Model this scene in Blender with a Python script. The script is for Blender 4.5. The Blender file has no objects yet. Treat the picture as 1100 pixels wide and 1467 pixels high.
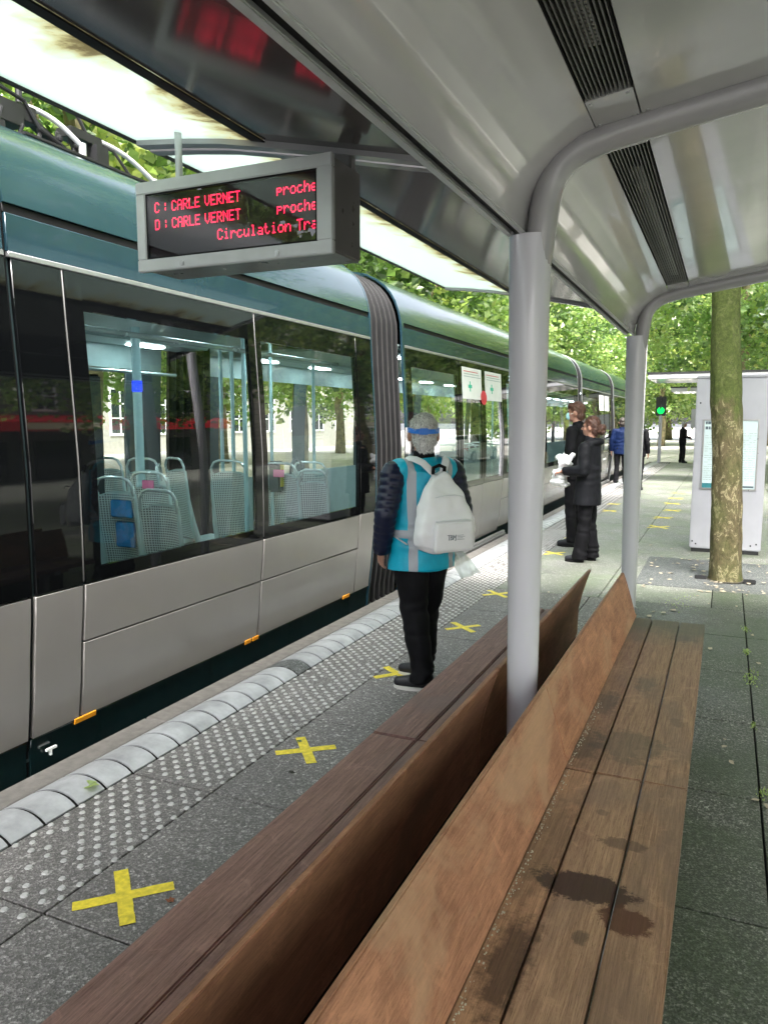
import bpy, bmesh, math, random
from mathutils import Vector, Matrix, noise as mnoise
R = math.radians
random.seed(7)
scene = bpy.context.scene
COL = scene.collection

# ------------------------------------------------------------------ camera
CAM_H = 1.56
cd = bpy.data.cameras.new("camera"); cam = bpy.data.objects.new("camera", cd); COL.objects.link(cam)
cd.sensor_fit = 'HORIZONTAL'; cd.sensor_width = 36.0; cd.lens = 36.0 * 1085.0 / 1100.0
cd.clip_start = 0.05; cd.clip_end = 800.0
cam.location = (0, 0, CAM_H)
cam.rotation_euler = (R(90 - 6.806), 0, R(24.24))
scene.camera = cam

# ------------------------------------------------------------------ world, sun, exposure
SUN_EL, SUN_ROT = R(58), R(150)
w = bpy.data.worlds.new("World"); scene.world = w; w.use_nodes = True
nt = w.node_tree; nt.nodes.clear()
sky = nt.nodes.new('ShaderNodeTexSky'); sky.sky_type = 'NISHITA'; sky.sun_disc = False
sky.sun_elevation = SUN_EL; sky.sun_rotation = SUN_ROT; sky.air_density = 1.0; sky.dust_density = 5.0; sky.ozone_density = 1.0
hs = nt.nodes.new('ShaderNodeHueSaturation'); hs.inputs['Saturation'].default_value = 0.35
bg = nt.nodes.new('ShaderNodeBackground'); bg.inputs['Strength'].default_value = 0.15
wo = nt.nodes.new('ShaderNodeOutputWorld')
nt.links.new(sky.outputs[0], hs.inputs['Color']); nt.links.new(hs.outputs[0], bg.inputs['Color']); nt.links.new(bg.outputs[0], wo.inputs[0])
sd = bpy.data.lights.new("sun", 'SUN'); sd.energy = 1.5; sd.angle = R(14); sd.color = (1.0, 0.96, 0.9)
so = bpy.data.objects.new("sun", sd); COL.objects.link(so)
so.rotation_euler = (R(90) - SUN_EL, 0, math.pi - SUN_ROT)
vs = scene.view_settings
vs.view_transform = 'Standard'; vs.look = 'None'; vs.gamma = 1.0; vs.exposure = 2.62
try:
    vs.use_curve_mapping = False
except Exception: pass
scene.cycles.max_bounces = 8; scene.cycles.transparent_max_bounces = 14
scene.cycles.diffuse_bounces = 4; scene.cycles.glossy_bounces = 4; scene.cycles.transmission_bounces = 6

# ------------------------------------------------------------------ helpers
def tag(o, label=None, cat=None, group=None, kind=None):
    if label: o['label'] = label
    if cat: o['category'] = cat
    if group: o['group'] = group
    if kind: o['kind'] = kind
    return o

def thing(name, label, cat, loc=(0, 0, 0), rz=0.0, group=None, scale=1.0):
    o = bpy.data.objects.new(name, None); COL.objects.link(o)
    o.location = loc; o.rotation_euler = (0, 0, rz); o.scale = (scale,) * 3; o.empty_display_size = 0.2
    return tag(o, label, cat, group)

def base_of(p):
    v = Vector((0, 0, 0))
    while p is not None:
        v = v + Vector(p.location); p = p.parent
    return v

def link_mesh(name, me, mats, parent=None, local=False):
    for m in mats: me.materials.append(m)
    o = bpy.data.objects.new(name, me); COL.objects.link(o)
    if parent is not None: o.parent = parent
    return o

class MB:
    def __init__(s): s.v = []; s.f = []; s.m = []
    def add(s, vs_, fs, mi=0):
        b = len(s.v); s.v.extend([tuple(p) for p in vs_])
        for f in fs: s.f.append([i + b for i in f]); s.m.append(mi)
        return s
    def box(s, a, b, mi=0):
        x0, y0, z0 = a; x1, y1, z1 = b
        vs_ = [(x0, y0, z0), (x1, y0, z0), (x1, y1, z0), (x0, y1, z0), (x0, y0, z1), (x1, y0, z1), (x1, y1, z1), (x0, y1, z1)]
        return s.add(vs_, [(0, 3, 2, 1), (4, 5, 6, 7), (0, 1, 5, 4), (1, 2, 6, 5), (2, 3, 7, 6), (3, 0, 4, 7)], mi)
    def obox(s, c, size, rot, mi=0):
        h = Vector(size) / 2; c = Vector(c)
        vs_ = [c + rot @ Vector((h.x * a, h.y * b, h.z * d)) for d in (-1, 1) for (a, b) in ((-1, -1), (1, -1), (1, 1), (-1, 1))]
        return s.add(vs_, [(0, 3, 2, 1), (4, 5, 6, 7), (0, 1, 5, 4), (1, 2, 6, 5), (2, 3, 7, 6), (3, 0, 4, 7)], mi)
    def quad(s, a, b, c, d, mi=0): return s.add([a, b, c, d], [(0, 1, 2, 3)], mi)
    def tube(s, pts, r, n=12, mi=0, cap=True, ell=1.0, ref=None):
        pts = [Vector(p) for p in pts]; k = len(pts)
        rs = r if isinstance(r, (list, tuple)) else [r] * k
        tang = []
        for i in range(k):
            t = pts[min(i + 1, k - 1)] - pts[max(i - 1, 0)]; tang.append(t.normalized())
        ref = Vector(ref) if ref else (Vector((0, 0, 1)) if abs(tang[0].z) < 0.9 else Vector((1, 0, 0)))
        u = (ref - tang[0] * ref.dot(tang[0])).normalized()
        vs_ = []
        for i in range(k):
            u = (u - tang[i] * u.dot(tang[i])).normalized(); w_ = tang[i].cross(u)
            for j in range(n):
                a = 2 * math.pi * j / n
                vs_.append(pts[i] + (u * math.cos(a) + w_ * math.sin(a) * ell) * rs[i])
        fs = [(i * n + j, i * n + (j + 1) % n, (i + 1) * n + (j + 1) % n, (i + 1) * n + j) for i in range(k - 1) for j in range(n)]
        if cap: fs += [tuple(range(n - 1, -1, -1)), tuple((k - 1) * n + j for j in range(n))]
        return s.add(vs_, fs, mi)
    def ball(s, c, r, n=12, m=8, mi=0, rot=None):
        c = Vector(c); r = Vector(r if isinstance(r, (list, tuple)) else (r, r, r)); vs_ = [(0, 0, 1)]
        for i in range(1, m):
            t = math.pi * i / m
            for j in range(n):
                a = 2 * math.pi * j / n; vs_.append((math.sin(t) * math.cos(a), math.sin(t) * math.sin(a), math.cos(t)))
        vs_.append((0, 0, -1))
        out = []
        for p in vs_:
            q = Vector((p[0] * r.x, p[1] * r.y, p[2] * r.z))
            if rot: q = rot @ q
            out.append(c + q)
        fs = [(0, 1 + j, 1 + (j + 1) % n) for j in range(n)]
        for i in range(m - 2):
            for j in range(n):
                a = 1 + i * n + j; b = 1 + i * n + (j + 1) % n; fs.append((a, a + n, b + n, b))
        L = len(out) - 1; b0 = 1 + (m - 2) * n
        fs += [(L, b0 + (j + 1) % n, b0 + j) for j in range(n)]
        return s.add(out, fs, mi)
    def cap(s, a, b, ra, rb, n=14, mi=0, ell=1.0, ref=None):   # tapered capsule
        a = Vector(a); b = Vector(b); d = (b - a)
        s.tube([a, a + d * .25, a + d * .5, a + d * .75, b], [ra, ra * .75 + rb * .25, (ra + rb) / 2, ra * .25 + rb * .75, rb], n, mi, True, ell, ref)
        s.ball(a, ra, n, 8, mi); s.ball(b, rb, n, 8, mi); return s
    def sweepy(s, prof, ys, mi=0, t=0.0, closed=False):   # profile [(x,z)] along y; t>0 gives thickness by closing an offset copy
        n = len(prof); k = len(ys)
        vs_ = [(p[0], y, p[1]) for y in ys for p in prof]
        fs = [(i * n + j, i * n + j + 1, (i + 1) * n + j + 1, (i + 1) * n + j) for i in range(k - 1) for j in range(n - 1)]
        if closed:
            fs += [(i * n + n - 1, i * n, (i + 1) * n, (i + 1) * n + n - 1) for i in range(k - 1)]
            fs += [tuple(range(n - 1, -1, -1)), tuple((k - 1) * n + j for j in range(n))]
        return s.add(vs_, fs, mi)
    def thick(s, prof, y0, y1, off, mi=0):                 # profile with an offset back side, closed
        back = [(p[0] + o_[0], p[1] + o_[1]) for p, o_ in zip(prof, off)]
        return s.sweepy(list(prof) + back[::-1], [y0, y1], mi, closed=True)
    def build(s, name, mats, parent=None, smooth=False, bevel=0.0, local=False, label=None, seg=2, auto=True):
        me = bpy.data.meshes.new(name)
        off = Vector((0, 0, 0)) if local else base_of(parent)
        me.from_pydata([tuple(Vector(p) - off) for p in s.v], [], s.f)
        if not isinstance(mats, (list, tuple)): mats = [mats]
        o = link_mesh(name, me, mats, parent)
        me.polygons.foreach_set('material_index', s.m)
        bm = bmesh.new(); bm.from_mesh(me)
        bmesh.ops.recalc_face_normals(bm, faces=bm.faces[:])
        if bevel > 0:
            es = [e for e in bm.edges if len(e.link_faces) == 2 and e.calc_face_angle(0) > R(40)]
            bmesh.ops.bevel(bm, geom=es, offset=bevel, segments=seg, affect='EDGES', clamp_overlap=True)
        bm.to_mesh(me); bm.free()
        if smooth:
            me.polygons.foreach_set('use_smooth', [True] * len(me.polygons))
            if auto:
                try: me.set_sharp_from_angle(angle=R(38))
                except Exception: pass
        me.update()
        if label: o['label'] = label
        return o

def voxel(mb, name, mats, parent, vox=0.008, smooth_it=3, disp=None, fn=None):
    """fuse overlapping closed shapes into one continuous skin"""
    me = bpy.data.meshes.new(name); me.from_pydata([tuple(p) for p in mb.v], [], mb.f)
    bm = bmesh.new(); bm.from_mesh(me); bmesh.ops.recalc_face_normals(bm, faces=bm.faces[:]); bm.to_mesh(me); bm.free()
    tmp = bpy.data.objects.new("tmp", me); COL.objects.link(tmp)
    m = tmp.modifiers.new("r", 'REMESH'); m.mode = 'VOXEL'; m.voxel_size = vox; m.use_smooth_shade = True
    if smooth_it:
        m2 = tmp.modifiers.new("s", 'SMOOTH'); m2.iterations = smooth_it; m2.factor = 0.5
    dg = bpy.context.evaluated_depsgraph_get(); dg.update()
    nm = bpy.data.meshes.new_from_object(tmp.evaluated_get(dg)); nm.name = name
    bpy.data.objects.remove(tmp); bpy.data.meshes.remove(me)
    if disp:
        ns = [v.normal.copy() for v in nm.vertices]
        for v, n in zip(nm.vertices, ns): v.co = v.co + n * disp(v.co, n)
    nm.materials.clear()
    if not isinstance(mats, (list, tuple)): mats = [mats]
    o = link_mesh(name, nm, mats, parent)
    nm.polygons.foreach_set('use_smooth', [True] * len(nm.polygons))
    if fn:
        for p in nm.polygons: p.material_index = fn(p.center)
    nm.update()
    return o

def children_of(o): return [c for c in KIDS.get(o.name, [])]
def copy_tree(o, parent=None):
    c = o.copy(); COL.objects.link(c)
    if parent is not None: c.parent = parent
    for ch in list(o.children): copy_tree(ch, c)
    return c

# ------------------------------------------------------------------ materials
class NT:
    def __init__(s, name):
        s.mat = bpy.data.materials.new(name); s.mat.use_nodes = True; s.t = s.mat.node_tree
        s.b = s.t.nodes['Principled BSDF']; s.out = s.t.nodes['Material Output']
        s.tc = s.t.nodes.new('ShaderNodeTexCoord'); s.geo = s.t.nodes.new('ShaderNodeNewGeometry')
    def n(s, typ, **kw):
        nd = s.t.nodes.new(typ)
        for k, v in kw.items(): setattr(nd, k, v)
        return nd
    def l(s, a, b): s.t.links.new(a, b)
    def pos(s, scale=(1, 1, 1), world=True):
        mp = s.n('ShaderNodeMapping'); mp.inputs['Scale'].default_value = scale
        s.l(s.geo.outputs['Position'] if world else s.tc.outputs['Object'], mp.inputs['Vector']); return mp.outputs[0]
    def noise(s, scale, detail=4, rough=.55, vec=None, dist=0.0):
        nd = s.n('ShaderNodeTexNoise'); nd.inputs['Scale'].default_value = scale; nd.inputs['Detail'].default_value = detail
        nd.inputs['Roughness'].default_value = rough; nd.inputs['Distortion'].default_value = dist
        s.l(vec if vec is not None else s.pos(), nd.inputs['Vector']); return nd.outputs['Fac']
    def ramp(s, fac, stops):
        nd = s.n('ShaderNodeValToRGB'); cr = nd.color_ramp
        while len(cr.elements) < len(stops): cr.elements.new(0.5)
        for e, (p, c) in zip(cr.elements, stops):
            e.position = p; e.color = (c, c, c, 1) if isinstance(c, (int, float)) else (c[0], c[1], c[2], 1)
        s.l(fac, nd.inputs['Fac']); return nd.outputs['Color']
    def mix(s, fac, a, b, mode='MIX'):
        nd = s.n('ShaderNodeMix', data_type='RGBA', blend_type=mode)
        for sock, v in ((nd.inputs[0], fac), (nd.inputs[6], a), (nd.inputs[7], b)):
            if isinstance(v, (int, float)): sock.default_value = v if sock == nd.inputs[0] else (v, v, v, 1)
            elif isinstance(v, tuple): sock.default_value = (v[0], v[1], v[2], 1)
            else: s.l(v, sock)
        return nd.outputs[2]
    def math(s, op, a, b=0.0, c=None):
        nd = s.n('ShaderNodeMath', operation=op)
        for i, v in enumerate((a, b) if c is None else (a, b, c)):
            if isinstance(v, (int, float)): nd.inputs[i].default_value = v
            else: s.l(v, nd.inputs[i])
        return nd.outputs[0]
    def xyz(s, world=True):
        nd = s.n('ShaderNodeSeparateXYZ'); s.l(s.geo.outputs['Position'] if world else s.tc.outputs['Object'], nd.inputs[0]); return nd.outputs
    def bump(s, h, strength=.3, dist=.01):
        nd = s.n('ShaderNodeBump'); nd.inputs['Strength'].default_value = strength; nd.inputs['Distance'].default_value = dist
        s.l(h, nd.inputs['Height']); s.l(nd.outputs[0], s.b.inputs['Normal']); return nd
    def set(s, base=None, rough=None, metal=None, spec=None, coat=None):
        for k, v in (('Base Color', base), ('Roughness', rough), ('Metallic', metal), ('Specular IOR Level', spec), ('Coat Weight', coat)):
            if v is None: continue
            if isinstance(v, (int, float)): s.b.inputs[k].default_value = v
            elif isinstance(v, tuple): s.b.inputs[k].default_value = (v[0], v[1], v[2], 1)
            else: s.l(v, s.b.inputs[k])
        return s

def pbr(name, base, rough=.5, metal=0.0, spec=.5, coat=0.0, var=.12, vscale=6.0, bump=0.0, bscale=60.0, rvar=.08, world=True):
    m = NT(name)
    v = m.pos(world=world)
    nz = m.noise(vscale, 5, .6, v)
    lo = tuple(c * (1 - var) for c in base); hi = tuple(min(1, c * (1 + var)) for c in base)
    m.set(m.ramp(nz, [(.3, lo), (.7, hi)]), None, metal, spec, coat)
    nd = m.noise(vscale * 3, 3, .5, v)
    m.set(rough=m.math('MULTIPLY_ADD', nd, rvar * 2, rough - rvar))
    if bump: m.bump(m.noise(bscale, 4, .6, v), bump, .004)
    return m.mat

M = {}
M['white_paint'] = pbr('white_paint', (.58, .575, .63), .24, coat=.4, var=.02, vscale=3, rvar=.03)
M['shelter_grey'] = pbr('shelter_grey', (.34, .335, .35), .22, coat=.4, var=.05, vscale=3)
M['ceiling_panel'] = pbr('ceiling_panel', (.38, .375, .385), .14, coat=.6, var=.06, vscale=2, rvar=.05)
M['canopy_dark'] = pbr('canopy_dark', (.085, .078, .078), .12, spec=.55, coat=.0, var=.06, vscale=3, rvar=.02)
M['black_rubber'] = pbr('black_rubber', (.012, .012, .013), .55, var=.2)
M['black_metal'] = pbr('black_metal', (.02, .02, .022), .4, var=.2)
M['dark_void'] = pbr('dark_void', (.01, .01, .01), .8)
M['back_shade'] = pbr('bench_gap_shade', (.035, .024, .018), .8, var=.3)  # near-black brown standing in for the shade between the benches
M['alu'] = pbr('brushed_aluminium', (.42, .42, .43), .36, .8, var=.06, vscale=20)
M['trim_grey'] = pbr('trim_grey', (.10, .10, .098), .5, .1)
M['steel'] = pbr('steel', (.45, .45, .46), .3, .9, var=.1)
M['sign_frame'] = pbr('sign_frame', (.50, .51, .52), .34, .25, var=.05, vscale=12)
M['sign_side'] = pbr('sign_side', (.16, .15, .15), .3, .3, var=.08)
def m_silver():
    m = NT('silver_paint'); st = m.noise(2.2, 4, .55, m.pos((1, 3.5, .9))); lo_ = m.noise(2.2, 4, .6); z = m.xyz()[2]
    c = m.ramp(lo_, [(.3, (.262, .25, .243)), (.7, (.285, .272, .265))])
    dirt = m.math('MULTIPLY', m.ramp(m.math('ADD', z, m.math('MULTIPLY', st, .25)), [(.1, 1.0), (1.0, 0.0)]), .40)
    c = m.mix(dirt, c, (.19, .175, .16))
    m.set(c, m.math('MULTIPLY_ADD', lo_, .10, .20), .2, .5, .3); return m.mat
M['silver_paint'] = m_silver()
M['teal_paint'] = pbr('teal_paint', (.017, .044, .054), .22, .15, coat=.3, var=.12, vscale=2.2, rvar=.05)
M['teal_dark'] = pbr('teal_dark', (.006, .020, .022), .22, .1, coat=.6, var=.15)
M['teal_band'] = pbr('teal_band', (.014, .040, .056), .18, .15, coat=.35, var=.1, rvar=.04)
M['black_glass'] = pbr('black_glass', (.003, .0035, .004), .03, spec=.45, coat=.0, var=.1, rvar=.01)
M['bellows_dark'] = pbr('bellows_dark', (.012, .012, .013), .45, var=.2)
M['bellows_edge'] = pbr('bellows_edge', (.055, .052, .055), .6, .0, var=.1)
M['orange_reflector'] = pbr('orange_reflector', (.85, .33, .02), .3, var=.1)
M['yellow_tape'] = pbr('yellow_tape', (.74, .60, .04), .5, var=.28, vscale=38, bump=.2, bscale=90)
M['seat_shell'] = pbr('seat_shell', (.46, .60, .59), .35, var=.08)
M['seat_rail'] = pbr('seat_rail', (.62, .72, .72), .25, .4, var=.05)
M['interior_teal'] = pbr('interior_teal', (.38, .50, .50), .35, var=.08)
M['interior_dark'] = pbr('interior_dark', (.05, .08, .085), .4, var=.1)
M['pole_teal'] = pbr('pole_teal', (.45, .68, .72), .25, var=.05)
M['seat_blue'] = pbr('seat_blue', (.02, .22, .55), .7, var=.3, vscale=14)
M['pink_tag'] = pbr('pink_tag', (.85, .16, .38), .5, var=.1)
M['paper'] = pbr('paper', (.78, .80, .80), .5, var=.05)
M['paper_blue'] = pbr('paper_blue', (.62, .74, .77), .25, coat=.5, var=.07, vscale=5)
M['ink'] = pbr('ink', (.10, .13, .16), .6)
M['ink_light'] = pbr('ink_light', (.36, .44, .46), .6)
M['teal_print'] = pbr('teal_print', (.03, .20, .24), .5)
M['red_print'] = pbr('red_print', (.62, .03, .05), .5)
M['green_print'] = pbr('green_print', (.02, .45, .30), .5)
M['kiosk_grey'] = pbr('kiosk_grey', (.42, .42, .47), .35, coat=.3, var=.06, vscale=3)
M['skin'] = pbr('skin', (.36, .19, .135), .5, var=.1, vscale=20)
M['hair_grey'] = pbr('hair_grey', (.34, .33, .325), .6, var=.45, vscale=55, bump=.9, bscale=150, world=False)
M['hair_silver'] = pbr('hair_silver', (.66, .65, .64), .45, var=.3, vscale=60, world=False)
M['hair_brown'] = pbr('hair_brown', (.085, .036, .020), .5, var=.4, vscale=45, bump=.8, bscale=140, world=False)
M['hair_auburn'] = pbr('hair_auburn', (.075, .030, .019), .5, var=.4, vscale=45, bump=.8, bscale=140, world=False)
M['hair_dark'] = pbr('hair_dark', (.03, .022, .018), .5, var=.4, vscale=45, world=False)
M['navy_puffer'] = pbr('navy_puffer', (.007, .010, .030), .36, var=.2, spec=.6, world=False)
M['black_cloth'] = pbr('black_cloth', (.006, .006, .0075), .75, var=.3, vscale=10, bump=.3, bscale=60, world=False)
M['black_jeans'] = pbr('black_jeans', (.006, .006, .0075), .7, var=.4, vscale=7, bump=.35, bscale=25, world=False)
M['charcoal_coat'] = pbr('charcoal_coat', (.009, .0095, .012), .6, var=.3, vscale=8, bump=.35, bscale=30, world=False)
M['blue_jacket'] = pbr('blue_jacket', (.004, .011, .045), .6, var=.2, world=False)
M['backpack_white'] = pbr('backpack_white', (.80, .80, .84), .6, var=.05, vscale=8, bump=.35, bscale=18, world=False)
M['strap_white'] = pbr('strap_white', (.66, .68, .72), .6, var=.05, world=False)
M['visor_blue'] = pbr('visor_blue', (.015, .16, .62), .4, var=.1, world=False)
M['mask_blue'] = pbr('mask_blue', (.35, .66, .72), .7, var=.06, world=False)
M['shoe_dark'] = pbr('shoe_dark', (.008, .009, .013), .5, var=.2, world=False)
M['shoe_sole'] = pbr('shoe_sole', (.62, .61, .58), .6, var=.1, world=False)
M['white_plastic'] = pbr('white_plastic', (.85, .86, .88), .35, var=.04, bump=.6, bscale=25, world=False)
M['eye'] = pbr('eye', (.03, .025, .02), .2)
M['rubber_tile'] = pbr('rubber_tile', (.05, .05, .05), .6)
M['far_facade'] = pbr('far_facade', (.75, .73, .68), .7, var=.06)
M['red_awning'] = pbr('red_awning', (.75, .02, .03), .6, var=.06)
M['awning_sign'] = pbr('awning_sign', (.85, .72, .50), .5, var=.05)
M['roof_slate'] = pbr('roof_slate', (.08, .085, .10), .5, var=.2)
M['window_dark'] = pbr('window_dark', (.02, .03, .035), .08, spec=.7, rvar=.02)
M['yellow_print'] = pbr('yellow_print', (.75, .65, .05), .5)
M['door_green'] = pbr('door_dark', (.03, .04, .04), .5)
M['rail_steel'] = pbr('rail_steel', (.30, .28, .27), .35, .8, var=.2)

for k_ in ('black_cloth', 'black_jeans', 'charcoal_coat', 'navy_puffer', 'blue_jacket', 'bellows_dark', 'bellows_edge', 'black_rubber', 'dark_void', 'back_shade'):
    M[k_].node_tree.nodes['Principled BSDF'].inputs['Specular IOR Level'].default_value = .30 if k_ == 'navy_puffer' else .12
def m_emit(name, col, st):
    m = NT(name); e = m.n('ShaderNodeEmission'); e.inputs[0].default_value = (*col, 1); e.inputs[1].default_value = st
    m.l(e.outputs[0], m.out.inputs['Surface']); return m.mat
M['led_red'] = m_emit('led_red', (1.0, .02, .075), .62)
M['green_lamp'] = m_emit('green_lamp', (.01, 1.0, .12), .35)
M['lamp_white'] = m_emit('lamp_white', (.80, .97, 1.0), 6.0)
M['lamp_blue'] = m_emit('lamp_blue', (.03, .08, 1.0), .25)

def m_glass(name, tint, refl=1.0, rough=.0):
    m = NT(name)
    tr = m.n('ShaderNodeBsdfTransparent'); tr.inputs[0].default_value = (*tint, 1)
    gl = m.n('ShaderNodeBsdfGlossy'); gl.inputs['Roughness'].default_value = rough; gl.inputs[0].default_value = (1, 1, 1, 1)
    fr = m.n('ShaderNodeFresnel'); fr.inputs[0].default_value = 1.6
    ml = m.math('MULTIPLY', fr.outputs[0], refl)
    mx = m.n('ShaderNodeMixShader'); m.l(ml, mx.inputs[0]); m.l(tr.outputs[0], mx.inputs[1]); m.l(gl.outputs[0], mx.inputs[2])
    m.l(mx.outputs[0], m.out.inputs['Surface']); return m.mat
M['tram_glass'] = m_glass('tram_glass', (.89, .97, .96), 1.3)
M['sign_glass'] = m_glass('sign_glass', (.80, .78, .80), .8)
M['clear_plastic'] = m_glass('clear_plastic', (.86, .90, .90), 2.0, .15)

def m_paving(name, a, b, green, gmask, joint_x=None):
    m = NT(name); v = m.pos()
    vo = m.n('ShaderNodeTexVoronoi'); vo.inputs['Scale'].default_value = 170; m.l(v, vo.inputs['Vector'])
    vo2 = m.n('ShaderNodeTexVoronoi'); vo2.inputs['Scale'].default_value = 85; m.l(v, vo2.inputs['Vector'])
    sep = m.n('ShaderNodeSeparateColor'); m.l(vo.outputs['Color'], sep.inputs[0])
    sep2 = m.n('ShaderNodeSeparateColor'); m.l(vo2.outputs['Color'], sep2.inputs[0])
    st = m.ramp(sep.outputs[0], [(0, a), (.55, tuple(x * 1.35 for x in a)), (.8, b), (1, tuple(min(1, x * 1.45) for x in b))])
    st2 = m.ramp(sep2.outputs[1], [(.0, .75), (.9, 1.05), (.97, 1.9)])
    c = m.mix(1.0, st, st2, 'MULTIPLY')
    wet = m.noise(.9, 5, .6, v, .5); c = m.mix(1.0, c, m.ramp(wet, [(.3, .62), (.7, 1.15)]), 'MULTIPLY')
    if green:
        x = m.xyz(); g = m.noise(1.3, 6, .65, v, .4)
        gm = m.math('MULTIPLY', m.ramp(g, [(.38, 0.0), (.62, 1.0)]), gmask)
        c = m.mix(gm, c, green, 'MIX'); c2 = m.noise(90, 3, .7, v); c = m.mix(.5, c, m.mix(1.0, c, m.ramp(c2, [(.3, .5), (.7, 1.5)]), 'MULTIPLY'))
    m.set(c, m.ramp(wet, [(.3, .42), (.65, .75)]), 0, .5)
    m.bump(vo.outputs['Distance'], .5, .004)
    return m.mat
M['paving'] = m_paving('paving', (.125, .118, .114), (.25, .24, .23), None, 0)
M['paving_mossy'] = m_paving('paving_mossy', (.065, .069, .06), (.21, .21, .19), (.05, .072, .036), .75)
M['paving_far'] = m_paving('paving_far', (.15, .148, .138), (.27, .27, .25), (.13, .165, .10), .6)
M['paving_light'] = m_paving('paving_light', (.36, .34, .32), (.60, .58, .54), None, 0)
M['asphalt'] = m_paving('asphalt', (.03, .03, .03), (.07, .07, .07), None, 0)
M['gravel_band'] = m_paving('gravel_band', (.06, .065, .065), (.15, .155, .155), None, 0)
M['kerb_stone'] = pbr('kerb_stone', (.16, .15, .14), .7, var=.25, vscale=18, bump=.5, bscale=140)
M['tile_white'] = pbr('tile_white', (.35, .36, .375), .5, var=.3, vscale=7, bump=.25, bscale=60)
M['stud_white'] = pbr('stud_white', (.46, .46, .45), .45, var=.15, vscale=9)

def m_wood(name, light, dark, stain, axis='y', stain_amt=.5, grain=1.0, blotch=None, green=None):
    m = NT(name)
    sc = (30, 1.4, 30) if axis == 'y' else (9, 2.2, 5)
    v = m.pos(sc); g = m.noise(3.2 * grain, 8, .68, v, .7)
    fine = m.noise(11 * grain, 4, .7, m.pos((30, .8, 30)))
    c = m.ramp(g, [(.30, dark), (.47, tuple((a + b) / 2 for a, b in zip(light, dark))), (.66, light)])
    c = m.mix(1.0, c, m.ramp(fine, [(.3, .66), (.7, 1.16)]), 'MULTIPLY')
    pore = m.noise(26, 3, .7, m.pos((40, 1.6, 40))); c = m.mix(1.0, c, m.ramp(pore, [(.36, .55), (.44, 1.0)]), 'MULTIPLY')
    wear = m.noise(7, 6, .75, m.pos((1, 1, 1)), 1.2); c = m.mix(m.ramp(wear, [(.56, 0.0), (.66, .35)]), c, tuple(min(1, q * 1.35) for q in light))
    big = m.noise(1.6, 5, .6, m.pos((2.0, 1.0, 2.0)), .6)
    sm = m.math('MULTIPLY', m.ramp(big, [(.50, 0.0), (.60, 1.0)]), stain_amt)
    c = m.mix(sm, c, stain)
    oi = m.n('ShaderNodeObjectInfo'); c = m.mix(1.0, c, m.ramp(oi.outputs['Random'], [(0, (.80, .78, .78)), (.5, (1.0, 1.0, 1.0)), (1, (1.18, 1.14, 1.08))]), 'MULTIPLY')
    x = m.xyz()
    rough = m.math('MULTIPLY_ADD', big, -.15, .70)
    if green:
        gy, gx = green
        d = m.math('ABSOLUTE', m.math('SUBTRACT', x[1], gy)); gm = m.ramp(m.math('MULTIPLY_ADD', m.noise(4, 4), .5, d), [(.35, 1.0), (.75, 0.0)])
        c = m.mix(m.math('MULTIPLY', gm, .75), c, (.11, .12, .085))
    if blotch:
        warp = m.math('ADD', m.math('MULTIPLY', m.noise(22, 5, .7), .6), m.math('MULTIPLY', m.noise(9, 3, .6), .4)); warp2 = m.noise(70, 5, .75)
        for (bx, by, rx, ry, k, col, soft) in blotch:
            dx = m.math('DIVIDE', m.math('SUBTRACT', x[0], bx), rx); dy = m.math('DIVIDE', m.math('SUBTRACT', x[1], by), ry)
            d = m.math('SQRT', m.math('ADD', m.math('MULTIPLY', dx, dx), m.math('MULTIPLY', dy, dy)))
            d = m.math('ADD', d, m.math('ADD', m.math('MULTIPLY', m.math('SUBTRACT', warp, .5), 2.4), m.math('MULTIPLY', m.math('SUBTRACT', warp2, .5), .9)))
            f = m.math('MULTIPLY', m.ramp(d, [(1.0 - soft, 1.0), (1.0, 0.0)]), k)
            c = m.mix(f, c, col)
            rough = m.math('SUBTRACT', rough, m.math('MULTIPLY', f, .06))
    m.set(c, rough, 0, .32)
    m.bump(fine, .45, .002)
    return m.mat
BL = [(-.12, 2.9, .03, .05, .5, (.13, .08, .06), .4), (-.26, 3.3, .05, .12, .5, (.12, .09, .07), .5), (-.38, 3.0, .05, .16, .6, (.09, .07, .055), .5), (-.10, 2.05, .03, .08, .35, (.16, .09, .07), .5), (-.27, 2.12, .02, .02, .5, (.12, .08, .06), .3), (-.262, 1.745, .115, .070, .93, (.045, .018, .013), .22), (-.150, 1.650, .062, .058, .85, (.085, .026, .014), .2),
      (-.205, 1.975, .075, .03, .6, (.09, .05, .035), .2), (-.36, 1.42, .06, .20, .75, (.05, .03, .022), .5),
      (-.25, 2.62, .14, .15, .5, (.10, .08, .06), .35), (-.38, 1.9, .07, .32, .45, (.12, .095, .065), .5),
      (-.39, 2.55, .06, .18, .6, (.07, .055, .04), .5), (-.15, 4.1, .08, .08, .5, (.12, .09, .08), .5), (-.235, 1.56, .02, .025, .6, (.06, .04, .03), .3)]
M['wood_seat'] = m_wood('wood_seat', (.54, .335, .21), (.29, .16, .105), (.23, .155, .115), stain_amt=.5, blotch=BL, green=(4.35, 0))
M['wood_seat_left'] = m_wood('wood_seat_left', (.36, .21, .195), (.175, .092, .094), (.20, .135, .14), stain_amt=.6)
M['wood_back'] = m_wood('wood_back', (.56, .275, .165), (.32, .14, .085), (.52, .33, .21), axis='f', stain_amt=.6, grain=.7)
M['wood_back_dark'] = m_wood('wood_back_dark', (.48, .24, .15), (.29, .135, .085), (.20, .12, .08), axis='f', stain_amt=.7, grain=.7)

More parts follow.
